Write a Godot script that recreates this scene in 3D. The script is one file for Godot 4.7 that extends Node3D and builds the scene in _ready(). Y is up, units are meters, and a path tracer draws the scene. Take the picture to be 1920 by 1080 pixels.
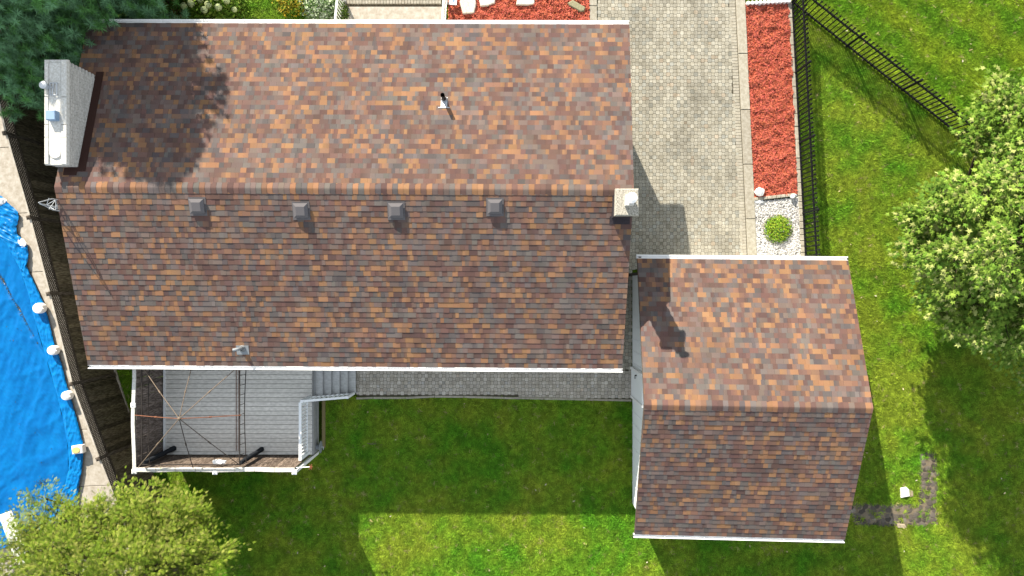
extends Node3D
# A bungalow, its garage and garden, seen straight down from 23 m. y up, metres, north is -z.

const CAM_H := 23.0
const FOCAL := 1288.0          # focal length in pixels of the 1920 px wide photograph
var rng := RandomNumberGenerator.new()
var used := {}
var M := {}
var CAM := Vector3(0, CAM_H, 0)

# ------------------------------------------------------------------ small helpers
func P(px: float, py: float, h: float = 0.0) -> Vector3:      # a measured pixel and a height give a place
	var k := (CAM_H - h) / FOCAL
	return Vector3((px - 960.0) * k, h, (py - 540.0) * k)

func on_plane(px: float, py: float, q: Vector3, n: Vector3) -> Vector3:
	var d := Vector3((px - 960.0) / FOCAL, -1, (py - 540.0) / FOCAL)
	return CAM + d * ((q - CAM).dot(n) / d.dot(n))

func rf(a: float, b: float) -> float:
	return rng.randf_range(a, b)

func numbered(called: String) -> String:
	var n: int = used.get(called, 0)
	used[called] = n + 1
	return called if n == 0 else "%s_%03d" % [called, n]

func thing(called: String, label: String, category: String, at := Vector3.ZERO, group := "") -> Node3D:
	var o := Node3D.new()
	o.name = numbered(called)
	add_child(o)
	o.position = at
	o.set_meta("label", label)
	o.set_meta("category", category)
	if group != "": o.set_meta("group", group)
	return o

func tag(o: Node, label: String, category := "", group := "", kind := "") -> Node:
	if label != "": o.set_meta("label", label)
	if category != "": o.set_meta("category", category)
	if group != "": o.set_meta("group", group)
	if kind != "": o.set_meta("kind", kind)
	return o

func obj(called: String, mesh: Mesh, m: Material, parent: Node = null, at := Transform3D.IDENTITY) -> MeshInstance3D:
	var o := MeshInstance3D.new()
	o.mesh = mesh
	o.material_override = m
	o.transform = at
	if parent == null:
		o.name = numbered(called)
		add_child(o)
	else:
		o.name = called
		parent.add_child(o, true)
	return o

func group_node(called: String, parent: Node) -> Node3D:
	var o := Node3D.new()
	o.name = called
	parent.add_child(o, true)
	return o

func struct(called: String, mesh: Mesh, m: Material) -> MeshInstance3D:
	var o := obj(called, mesh, m)
	o.set_meta("kind", "structure")
	return o

func many(called: String, mesh: Mesh, m: Material, tfs: Array, cols: Array, parent: Node = null) -> MultiMeshInstance3D:
	var mm := MultiMesh.new()
	mm.transform_format = MultiMesh.TRANSFORM_3D
	mm.use_colors = cols.size() > 0
	mm.mesh = mesh
	mm.instance_count = tfs.size()
	for i in tfs.size():
		mm.set_instance_transform(i, tfs[i])
		if cols.size() > 0: mm.set_instance_color(i, cols[i])
	var o := MultiMeshInstance3D.new()
	o.multimesh = mm
	o.material_override = m
	if parent == null:
		o.name = numbered(called)
		add_child(o)
	else:
		o.name = called
		parent.add_child(o, true)
	o.set_meta("kind", "stuff")
	return o

# ------------------------------------------------------------------ mesh builder
class MB:
	var v := PackedVector3Array()
	var n := PackedVector3Array()
	var c := PackedColorArray()
	var col := Color(1, 1, 1)
	func tri(a: Vector3, b: Vector3, d: Vector3) -> void:      # counter-clockwise seen from outside
		var nn := (b - a).cross(d - a).normalized()
		v.append(a); v.append(d); v.append(b)
		for i in 3:
			n.append(nn); c.append(col)
	func tris(a: Vector3, b: Vector3, d: Vector3, na: Vector3, nb: Vector3, nd: Vector3) -> void:
		v.append(a); v.append(d); v.append(b)
		n.append(na); n.append(nd); n.append(nb)
		for i in 3: c.append(col)
	func quad(a: Vector3, b: Vector3, d: Vector3, e: Vector3) -> void:
		tri(a, b, d); tri(a, d, e)
	func quadn(a: Vector3, b: Vector3, d: Vector3, e: Vector3, out: Vector3) -> void:
		if (b - a).cross(d - a).dot(out) < 0.0: quad(a, e, d, b)
		else: quad(a, b, d, e)
	func box(t: Transform3D, s: Vector3) -> void:
		var h := s * 0.5
		var p := []
		for i in 8:
			p.append(t * Vector3(h.x if i & 1 else -h.x, h.y if i & 2 else -h.y, h.z if i & 4 else -h.z))
		quad(p[4], p[5], p[7], p[6]); quad(p[1], p[0], p[2], p[3])
		quad(p[5], p[1], p[3], p[7]); quad(p[0], p[4], p[6], p[2])
		quad(p[6], p[7], p[3], p[2]); quad(p[0], p[1], p[5], p[4])
	func boxa(at: Vector3, s: Vector3, yaw := 0.0) -> void:
		box(Transform3D(Basis(Vector3.UP, yaw), at), s)
	# a block with its top edges chamfered
	func block(t: Transform3D, s: Vector3, b: float) -> void:
		prism_t(t, PackedVector2Array([Vector2(-s.x / 2, -s.z / 2), Vector2(s.x / 2, -s.z / 2), Vector2(s.x / 2, s.z / 2), Vector2(-s.x / 2, s.z / 2)]), -s.y / 2, s.y / 2, b)
	func beam(a: Vector3, b: Vector3, w: float, h: float, up := Vector3.UP) -> void:
		var z := (b - a).normalized()
		var x := up.cross(z).normalized()
		var y := z.cross(x)
		box(Transform3D(Basis(x, y, z), (a + b) * 0.5), Vector3(w, h, a.distance_to(b)))
	func tube(pts: Array, rad: Array, sides := 8, capped := true) -> void:
		var rings := []
		var ref := Vector3.UP
		if absf((pts[-1] - pts[0]).normalized().dot(ref)) > 0.9: ref = Vector3.RIGHT
		for i in pts.size():
			var t: Vector3
			if i == 0: t = pts[1] - pts[0]
			elif i == pts.size() - 1: t = pts[i] - pts[i - 1]
			else: t = pts[i + 1] - pts[i - 1]
			t = t.normalized()
			var x := ref.cross(t).normalized()
			var y := t.cross(x)
			var ring := []
			for k in sides:
				var a := TAU * k / sides
				ring.append([pts[i] + (x * cos(a) + y * sin(a)) * rad[i], x * cos(a) + y * sin(a)])
			rings.append(ring)
		for i in pts.size() - 1:
			for k in sides:
				var k2 := (k + 1) % sides
				var a = rings[i][k]; var b = rings[i][k2]; var d = rings[i + 1][k2]; var e = rings[i + 1][k]
				tris(a[0], b[0], d[0], a[1], b[1], d[1]); tris(a[0], d[0], e[0], a[1], d[1], e[1])
		if capped:
			for k in range(1, sides - 1):
				tri(rings[0][0][0], rings[0][k + 1][0], rings[0][k][0])
				tri(rings[-1][0][0], rings[-1][k][0], rings[-1][k + 1][0])
	func rod(a: Vector3, b: Vector3, r: float, sides := 8) -> void:
		tube([a, b], [r, r], sides)
	func lathe(t: Transform3D, prof: Array, sides := 16) -> void:   # prof: Vector2(radius, height)
		for i in prof.size() - 1:
			for k in sides:
				var a0 := TAU * k / sides
				var a1 := TAU * (k + 1) / sides
				var p0: Vector2 = prof[i]
				var p1: Vector2 = prof[i + 1]
				var q0 := t * Vector3(p0.x * cos(a0), p0.y, p0.x * sin(a0)); var q1 := t * Vector3(p0.x * cos(a1), p0.y, p0.x * sin(a1))
				var q2 := t * Vector3(p1.x * cos(a1), p1.y, p1.x * sin(a1)); var q3 := t * Vector3(p1.x * cos(a0), p1.y, p1.x * sin(a0))
				if p0.x < 0.0001: tri(q0, q3, q2)
				elif p1.x < 0.0001: tri(q0, q2, q1)
				else: quad(q1, q0, q3, q2)
	func prism_t(t: Transform3D, poly: PackedVector2Array, y0: float, y1: float, bev := 0.0) -> void:
		var pl := poly
		var area := 0.0
		for i in pl.size():
			area += pl[i].cross(pl[(i + 1) % pl.size()])
		if area > 0.0:
			pl = PackedVector2Array(pl); pl.reverse()
		var top := pl
		var ys := y1
		if bev > 0.0:
			var off := Geometry2D.offset_polygon(pl, -bev)
			if off.size() == 1 and off[0].size() == pl.size():
				var best := 0
				var bd := 1e9
				for i in pl.size():
					var dd: float = off[0][i].distance_to(pl[0])
					if dd < bd: bd = dd; best = i
				var o2 := PackedVector2Array()
				for i in pl.size(): o2.append(off[0][(best + i) % pl.size()])
				if o2[1].distance_to(pl[1]) > o2[1].distance_to(pl[pl.size() - 1]) :
					var o3 := PackedVector2Array()
					for i in pl.size(): o3.append(o2[(pl.size() - i) % pl.size()])
					o2 = o3
				top = o2
				ys = y1 - bev
		var idx := Geometry2D.triangulate_polygon(top)
		for i in range(0, idx.size(), 3):
			var a := t * Vector3(top[idx[i]].x, y1, top[idx[i]].y); var b := t * Vector3(top[idx[i + 1]].x, y1, top[idx[i + 1]].y); var d := t * Vector3(top[idx[i + 2]].x, y1, top[idx[i + 2]].y)
			if (b - a).cross(d - a).dot(t.basis.y) < 0: tri(a, d, b)
			else: tri(a, b, d)
			if bev == 0.0:
				var dn := t.basis.y * (y1 - y0)
				if (b - a).cross(d - a).dot(t.basis.y) < 0: tri(a - dn, b - dn, d - dn)
				else: tri(a - dn, d - dn, b - dn)
		for i in pl.size():
			var j := (i + 1) % pl.size()
			var a := t * Vector3(pl[i].x, y0, pl[i].y); var b := t * Vector3(pl[j].x, y0, pl[j].y)
			var d := t * Vector3(pl[j].x, ys, pl[j].y); var e := t * Vector3(pl[i].x, ys, pl[i].y)
			quad(a, b, d, e)
			if ys < y1:
				quad(e, d, t * Vector3(top[j].x, y1, top[j].y), t * Vector3(top[i].x, y1, top[i].y))
	func prism(poly: PackedVector2Array, y0: float, y1: float, bev := 0.0) -> void:
		prism_t(Transform3D.IDENTITY, poly, y0, y1, bev)
	func done() -> ArrayMesh:
		var a := []
		a.resize(Mesh.ARRAY_MAX)
		a[Mesh.ARRAY_VERTEX] = v; a[Mesh.ARRAY_NORMAL] = n; a[Mesh.ARRAY_COLOR] = c
		var m := ArrayMesh.new()
		m.add_surface_from_arrays(Mesh.PRIMITIVE_TRIANGLES, a)
		return m

func boxmesh(s: Vector3, b := 0.0) -> ArrayMesh:
	var q := MB.new()
	if b > 0.0: q.block(Transform3D.IDENTITY, s, b)
	else: q.box(Transform3D.IDENTITY, s)
	return q.done()

func poly_px(pts: Array, h := 0.0) -> PackedVector2Array:
	var r := PackedVector2Array()
	for p in pts:
		var q := P(p[0], p[1], h)
		r.append(Vector2(q.x, q.z))
	return r

# ------------------------------------------------------------------ materials
func noise_tex(seed_: int, size: int, freq: float, lo: Color, hi: Color, gain := 0.6, oct := 4, pw := 1.0) -> ImageTexture:
	var f := FastNoiseLite.new()
	f.seed = seed_
	f.noise_type = FastNoiseLite.TYPE_SIMPLEX_SMOOTH
	f.frequency = freq
	f.fractal_octaves = oct
	f.fractal_gain = gain
	var src := f.get_seamless_image(size, size)
	src.convert(Image.FORMAT_L8)
	var d := src.get_data()
	var out := PackedByteArray()
	out.resize(size * size * 3)
	var lut := []
	for i in 256:
		var t := pow(i / 255.0, pw)
		lut.append(lo.lerp(hi, t))
	for i in size * size:
		var k: Color = lut[d[i]]
		out[i * 3] = int(k.r * 255); out[i * 3 + 1] = int(k.g * 255); out[i * 3 + 2] = int(k.b * 255)
	var img := Image.create_from_data(size, size, false, Image.FORMAT_RGB8, out)
	return ImageTexture.create_from_image(img)

func grain_tex(seed_: int, fx: float, fy: float, lo: Color, hi: Color) -> ImageTexture:
	var f := FastNoiseLite.new()
	f.seed = seed_
	f.noise_type = FastNoiseLite.TYPE_SIMPLEX_SMOOTH
	f.frequency = 1.0
	f.fractal_octaves = 3
	var s := 256
	var out := PackedByteArray()
	out.resize(s * s * 3)
	for y in s:
		for x in s:
			var t := clampf(f.get_noise_2d(x * fx, y * fy) * 0.8 + 0.5, 0, 1)
			var k := lo.lerp(hi, t)
			var i := (y * s + x) * 3
			out[i] = int(k.r * 255); out[i + 1] = int(k.g * 255); out[i + 2] = int(k.b * 255)
	return ImageTexture.create_from_image(Image.create_from_data(s, s, false, Image.FORMAT_RGB8, out))

func mat(name_: String, lin: Color, rough := 0.9, tex: Texture2D = null, scale := 1.0, vc := false, metal := 0.0) -> StandardMaterial3D:
	var m := StandardMaterial3D.new()
	m.albedo_color = lin.linear_to_srgb()
	m.roughness = rough
	m.metallic = metal
	m.metallic_specular = 0.22
	m.vertex_color_use_as_albedo = vc
	m.cull_mode = BaseMaterial3D.CULL_DISABLED
	if tex:
		m.albedo_texture = tex
		m.uv1_triplanar = true
		m.uv1_world_triplanar = true
		m.uv1_scale = Vector3(scale, scale, scale)
	M[name_] = m
	return m

func g(x: float) -> Color:
	return Color(x, x, x)

func make_materials() -> void:
	var granule := noise_tex(11, 512, 0.12, g(0.74), g(1.0), 0.8, 4)
	mat("shingle", g(1.0), 0.95, granule, 1.1, true)
	var patchy := noise_tex(12, 512, 0.02, Color(0.78, 0.76, 0.72), g(1.0), 0.7, 5)
	mat("paver", g(1.0), 0.9, patchy, 0.35, true)
	mat("concrete", Color(0.30, 0.29, 0.25), 0.9, patchy, 0.5)
	mat("concrete_vc", g(1.0), 0.9, patchy, 0.6, true)
	mat("sand", Color(0.085, 0.078, 0.062), 1.0, patchy, 0.6)
	mat("soil", Color(0.175, 0.148, 0.11), 1.0, patchy, 0.6)
	var lawn_t := noise_tex(13, 512, 0.03, Color(0.55, 0.62, 0.3), Color(1.0, 1.0, 0.8), 0.7, 5)
	mat("lawn", Color(0.072, 0.115, 0.012), 1.0, lawn_t, 0.25)
	mat("white", g(0.78), 0.5)
	mat("white_wall", Color(0.76, 0.79, 0.81), 0.6)
	mat("siding", Color(0.5, 0.5, 0.48), 0.7)
	mat("trim_dark", Color(0.05, 0.043, 0.04), 0.8)
	mat("dark_wood_roof", Color(0.10, 0.08, 0.065), 0.9)
	var lichen := noise_tex(14, 512, 0.035, Color(0.16, 0.15, 0.12), Color(1.0, 0.99, 0.96), 0.8, 5, 0.6)
	mat("stained_cap", Color(0.60, 0.59, 0.56), 0.9, lichen, 1.0)
	mat("cap_white", Color(0.68, 0.69, 0.69), 0.8, patchy, 1.2)
	mat("brick_white", g(1.0), 0.85, patchy, 1.5, true)
	mat("mortar", Color(0.33, 0.33, 0.32), 0.95)
	mat("brick_dark", Color(0.045, 0.04, 0.05), 0.9, patchy, 1.5)
	mat("flashing_brown", Color(0.035, 0.017, 0.014), 0.6)
	mat("vent_grey", Color(0.105, 0.10, 0.107), 0.55)
	mat("galv", Color(0.45, 0.48, 0.52), 0.4, null, 1.0, false, 0.4)
	mat("cover_blue", Color(0.20, 0.29, 0.42), 0.5)
	mat("black", g(0.012), 0.5)
	mat("fence_black", Color(0.008, 0.009, 0.010), 0.75)
	mat("curtain", Color(0.016, 0.019, 0.024), 0.9)
	mat("rod_tan", Color(0.14, 0.11, 0.085), 0.6)
	mat("rod_rust", Color(0.15, 0.065, 0.04), 0.7)
	mat("rod_dark", Color(0.028, 0.024, 0.022), 0.6)
	mat("rust", Color(0.16, 0.06, 0.03), 0.8)
	var wgrain := grain_tex(21, 0.02, 0.05, g(0.88), g(1.0))
	mat("deck", g(1.0), 0.75, wgrain, 0.9, true)
	var ograin := grain_tex(22, 0.17, 0.014, Color(0.42, 0.40, 0.38), g(1.0))
	mat("old_wood", g(1.0), 0.95, ograin, 0.9, true)
	mat("rail_white", Color(0.70, 0.73, 0.76), 0.5)
	mat("timber", Color(0.19, 0.16, 0.08), 0.9)
	mat("mulch", g(1.0), 0.95, null, 1, true)
	mat("mulch_bed", Color(0.26, 0.055, 0.03), 1.0, patchy, 2.0)
	mat("gravel", g(1.0), 0.9, null, 1, true)
	mat("gravel_bed", Color(0.30, 0.29, 0.28), 1.0)
	mat("stone", g(1.0), 0.95, patchy, 1.3, true)
	var tarp_t := noise_tex(23, 512, 0.012, Color(0.72, 0.84, 0.9), g(1.0), 0.6, 5)
	mat("tarp", Color(0.001, 0.125, 0.36), 0.4, tarp_t, 0.22)
	mat("tarp_flap", Color(0.003, 0.160, 0.43), 0.35, tarp_t, 0.35)
	mat("pool_concrete", Color(0.43, 0.405, 0.37), 0.9, patchy, 0.4)
	mat("plastic_white", g(0.8), 0.4)
	mat("plastic_yellow", Color(0.5, 0.40, 0.16), 0.6)
	mat("reel", Color(0.20, 0.22, 0.24), 0.5)
	var blade := mat("grass", g(1.0), 0.8, null, 1, true)
	blade.backlight_enabled = true
	blade.backlight = Color(0.10, 0.12, 0.02)
	for nm in ["leaf_maple", "leaf_ash", "leaf_shrub"]:
		var lm := mat(nm, g(1.0), 0.8, null, 1, true)
		lm.metallic_specular = 0.2
		lm.backlight_enabled = true
		lm.backlight = Color(0.16, 0.18, 0.03)
	mat("needles", g(1.0), 0.7, null, 1, true)
	mat("bark", Color(0.07, 0.055, 0.042), 1.0, ograin, 2.0)
	mat("petal", g(1.0), 0.8, null, 1, true)

# ------------------------------------------------------------------ roofs
const SHINGLE := [Color(0.275, 0.152, 0.086), Color(0.215, 0.124, 0.088), Color(0.147, 0.089, 0.077), Color(0.118, 0.076, 0.069), Color(0.158, 0.120, 0.108), Color(0.140, 0.123, 0.118), Color(0.106, 0.094, 0.095)]
const SHINGLE_W := [0.165, 0.09, 0.21, 0.12, 0.185, 0.14, 0.09]

func shingle_colour() -> Color:
	var t := rng.randf()
	var i := 0
	while i < 6 and t > SHINGLE_W[i]:
		t -= SHINGLE_W[i]
		i += 1
	var k: Color = SHINGLE[i]
	var f := rf(0.86, 1.14)
	return Color(k.r * f, k.g * f * rf(0.96, 1.04), k.b * f)

func add_tab(q: MB, s: Array) -> void:
	var n: Vector3 = s[9]
	q.col = s[8]
	q.quadn(s[0], s[1], s[2], s[3], n)
	for i in range(q.v.size() - 6, q.v.size()):      # the granule blend drifts across a tab
		if q.v[i].is_equal_approx(s[1]) or q.v[i].is_equal_approx(s[2]): q.c[i] = s[11]
	var down: Vector3 = (s[0] - s[3]).normalized()
	q.col = Color(0.022, 0.020, 0.019)      # the cut edge is bare black asphalt
	q.quadn(s[4], s[5], s[1], s[0], down)
	q.quadn(s[4], s[0], s[3], s[7], (s[0] - s[1]).normalized())
	q.quadn(s[1], s[5], s[6], s[2], (s[1] - s[0]).normalized())

func slope_tabs(el: Vector3, er: Vector3, rl: Vector3, rr: Vector3, rows: int, out: Array) -> void:
	var n := (er - el).cross(rl - el).normalized()
	if n.y < 0: n = -n
	var length := el.distance_to(er)
	var wear := FastNoiseLite.new()
	wear.seed = 300
	wear.frequency = 0.45
	for r in rows:
		var v0 := float(r) / rows
		var v1 := minf((r + 1.22) / rows, 1.0)
		var x := -rf(0.0, 0.3)
		var nxt := shingle_colour()
		var col := nxt
		while x < length:
			var w := rf(0.085, 0.155) if rng.randf() < 0.68 else rf(0.155, 0.27)
			var u0 := clampf(x / length, 0, 1)
			var u1 := clampf((x + w - 0.0015) / length, 0, 1)
			x += w
			if u1 - u0 < 0.0008: continue
			var mid0 := el.lerp(er, u0).lerp(rl.lerp(rr, u0), v0)
			nxt = shingle_colour() * (1.0 + 0.16 * wear.get_noise_2d(mid0.x, mid0.z * 1.4))
			var jig := rf(-0.012, 0.012) / rows
			var tb := 0.0088 + (0.0055 if rng.randf() < 0.5 else 0.0) + rf(0.0, 0.001)
			var up := n * tb
			var a0 := el.lerp(er, u0).lerp(rl.lerp(rr, u0), v0 + jig)
			var b0 := el.lerp(er, u1).lerp(rl.lerp(rr, u1), v0 + jig)
			var c0 := el.lerp(er, u1).lerp(rl.lerp(rr, u1), v1)
			var d0 := el.lerp(er, u0).lerp(rl.lerp(rr, u0), v1)
			var e := n * 0.0005
			var mid := (a0 + c0) * 0.5
			var dist := CAM - mid
			var score := w * absf(dist.normalized().dot(n)) / dist.length_squared()
			out.append([a0 + up, b0 + up, c0 + e, d0 + e, a0, b0, c0, d0, col, n, score, col.lerp(nxt, rf(0.0, 0.55))])
			col = nxt

func lay_shingles(roof: Node3D, tabs: Array) -> void:
	tabs.sort_custom(func(a, b): return a[10] > b[10])
	var rest := MB.new()
	for i in tabs.size():
		if i < 300:
			var q := MB.new()
			add_tab(q, tabs[i])
			obj("shingle", q.done(), M.shingle, roof)
		else:
			add_tab(rest, tabs[i])
	tag(obj("shingles", rest.done(), M.shingle, roof), "", "", "", "stuff")

func ridge_caps(roof: Node3D, rl: Vector3, rr: Vector3, down_n: Vector3, down_s: Vector3, step: float) -> void:
	var length := rl.distance_to(rr)
	var along := (rr - rl).normalized()
	var nn := along.cross(down_n).normalized(); if nn.y < 0: nn = -nn
	var ns := along.cross(down_s).normalized(); if ns.y < 0: ns = -ns
	var i := 0
	var x := 0.0
	while x < length - 0.02:
		var x1 := minf(x + step * 1.3, length)
		var lift0 := 0.016 + rf(0, 0.003)
		var lift1 := 0.010
		var q := MB.new()
		q.col = shingle_colour()
		var half := 0.155 + rf(-0.006, 0.006)
		var prof := []
		for s in [-1.0, -0.32, -0.14, 0.0, 0.14, 0.32, 1.0]:
			var d := absf(s) * half
			var base: Vector3 = (down_n if s < 0 else down_s) * d
			var up: Vector3 = (nn if s < 0 else ns)
			if s == 0.0: up = Vector3.UP
			if absf(s) < 0.2: base.y -= 0.004 * (1.0 - absf(s) / 0.2)
			prof.append([base, up])
		for k in prof.size() - 1:
			var a = prof[k]; var b = prof[k + 1]
			var p0: Vector3 = rl + along * x; var p1: Vector3 = rl + along * x1
			var q0: Vector3 = p0 + a[0] + a[1] * lift1; var q1: Vector3 = p1 + a[0] + a[1] * lift0
			var q2: Vector3 = p1 + b[0] + b[1] * lift0; var q3: Vector3 = p0 + b[0] + b[1] * lift1
			q.quadn(q0, q1, q2, q3, a[1] + b[1])
			q.quadn(q1, q2, q2 - b[1] * 0.012, q1 - a[1] * 0.012, along)
		for k in [0, prof.size() - 1]:
			var a = prof[k]
			var p0: Vector3 = rl + along * x + a[0]; var p1: Vector3 = rl + along * x1 + a[0]
			q.quadn(p0 + a[1] * lift1, p1 + a[1] * lift0, p1 - a[1] * 0.004, p0 - a[1] * 0.004, a[0])
		obj("ridge_cap", q.done(), M.shingle, roof)
		x += step * rf(0.96, 1.04)
		i += 1

func roof_body(nl: Vector3, nr: Vector3, rl: Vector3, rr: Vector3, sl: Vector3, sr: Vector3) -> ArrayMesh:   # sheathing with soffit side, 10 cm thick
	var q := MB.new()
	var o := Vector3(0, -0.004, 0)
	var t := Vector3(0, -0.11, 0)
	q.quadn(nl + o, nr + o, rr + o, rl + o, Vector3.UP); q.quadn(sl + o, sr + o, rr + o, rl + o, Vector3.UP)
	q.quadn(nl + t, nr + t, rr + t, rl + t, Vector3.DOWN); q.quadn(sl + t, sr + t, rr + t, rl + t, Vector3.DOWN)
	q.quadn(nl + o, nl + t, rl + t, rl + o, Vector3.LEFT); q.quadn(sl + o, sl + t, rl + t, rl + o, Vector3.LEFT)
	q.quadn(nr + o, nr + t, rr + t, rr + o, Vector3.RIGHT); q.quadn(sr + o, sr + t, rr + t, rr + o, Vector3.RIGHT)
	q.quadn(nl + o, nr + o, nr + t, nl + t, Vector3.FORWARD); q.quadn(sl + o, sr + o, sr + t, sl + t, Vector3.BACK)
	return q.done()

func gable_walls(x0: float, x1: float, z0: float, z1: float, zr: float, he: float, hr: float) -> ArrayMesh:
	# walls of a gabled box, 0.15 m thick, from the ground to the underside of the roof
	var q := MB.new()
	var th := 0.15
	q.boxa(Vector3((x0 + x1) / 2, he / 2, z0 + th / 2), Vector3(x1 - x0, he, th))
	q.boxa(Vector3((x0 + x1) / 2, he / 2, z1 - th / 2), Vector3(x1 - x0, he, th))
	for x in [x0, x1 - th]:
		var t := Transform3D(Basis(Vector3(0, 0, 1), Vector3(1, 0, 0), Vector3(0, 1, 0)), Vector3(x, 0, 0))
		q.prism_t(t, PackedVector2Array([Vector2(z0 + th, 0), Vector2(z1 - th, 0), Vector2(z1 - th, he), Vector2(zr, hr), Vector2(z0 + th, he)]), 0, th)
	return q.done()

func gutter_mesh(a: Vector3, b: Vector3, out: Vector3) -> ArrayMesh:    # covered trough: back, floor, rounded lip and a slightly sloped cover
	var q := MB.new()
	var prof := [Vector2(0.0, 0.0), Vector2(0.0, -0.10), Vector2(0.075, -0.10), Vector2(0.108, -0.04), Vector2(0.114, -0.012), Vector2(0.106, -0.001), Vector2(0.086, -0.003), Vector2(0.082, -0.014), Vector2(0.068, -0.062), Vector2(0.016, -0.062), Vector2(0.014, -0.002)]
	for i in prof.size():
		var p: Vector2 = prof[i]
		var p2: Vector2 = prof[(i + 1) % prof.size()]
		var o1 := out * p.x + Vector3.UP * p.y
		var o2 := out * p2.x + Vector3.UP * p2.y
		var mid := (o1 + o2) * 0.5 - (out * 0.05 + Vector3.UP * -0.05)
		q.quadn(a + o1, b + o1, b + o2, a + o2, mid)
	var l := a.distance_to(b)
	var x := 0.35
	while x < l:
		var c := a.lerp(b, x / l)
		q.beam(c + Vector3(0, -0.006, 0), c + out * 0.10 + Vector3(0, -0.006, 0), 0.022, 0.004)
		x += 0.6
	for e in [a, b]:
		var ax: Vector3 = (b - a).normalized() * (1.0 if e == b else -1.0)
		for i in range(1, prof.size() - 1):
			q.quadn(e + out * prof[0].x + Vector3.UP * prof[0].y, e + out * prof[i].x + Vector3.UP * prof[i].y, e + out * prof[i + 1].x + Vector3.UP * prof[i + 1].y, e + out * prof[0].x + Vector3.UP * prof[0].y, ax)
	return q.done()

func slope_frame(p: Vector3, n: Vector3) -> Transform3D:    # y along the roof's normal, z down the slope
	var x := Vector3.RIGHT
	var z := x.cross(n).normalized()
	if z.y > 0: z = -z
	var x2 := n.cross(z).normalized()
	return Transform3D(Basis(x2, n, z), p)

# house corners at roof surface
var HN_L := P(165, 43, 2.875); var HN_R := P(1180, 46, 2.875)
var HS_L := P(165, 684, 2.875); var HS_R := P(1166.5, 691, 2.875)
var HR_L := P(102, 350.5, 4.33); var HR_R := P(1188.5, 356.5, 4.33)
var GN_L := P(1195, 484.5, 2.185); var GN_R := P(1590, 488.5, 2.185)
var GS_L := P(1190, 1001.5, 2.185); var GS_R := P(1584, 1011.5, 2.185)
var GR_L := P(1208, 759, 3.71); var GR_R := P(1637, 765.5, 3.71)

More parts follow.
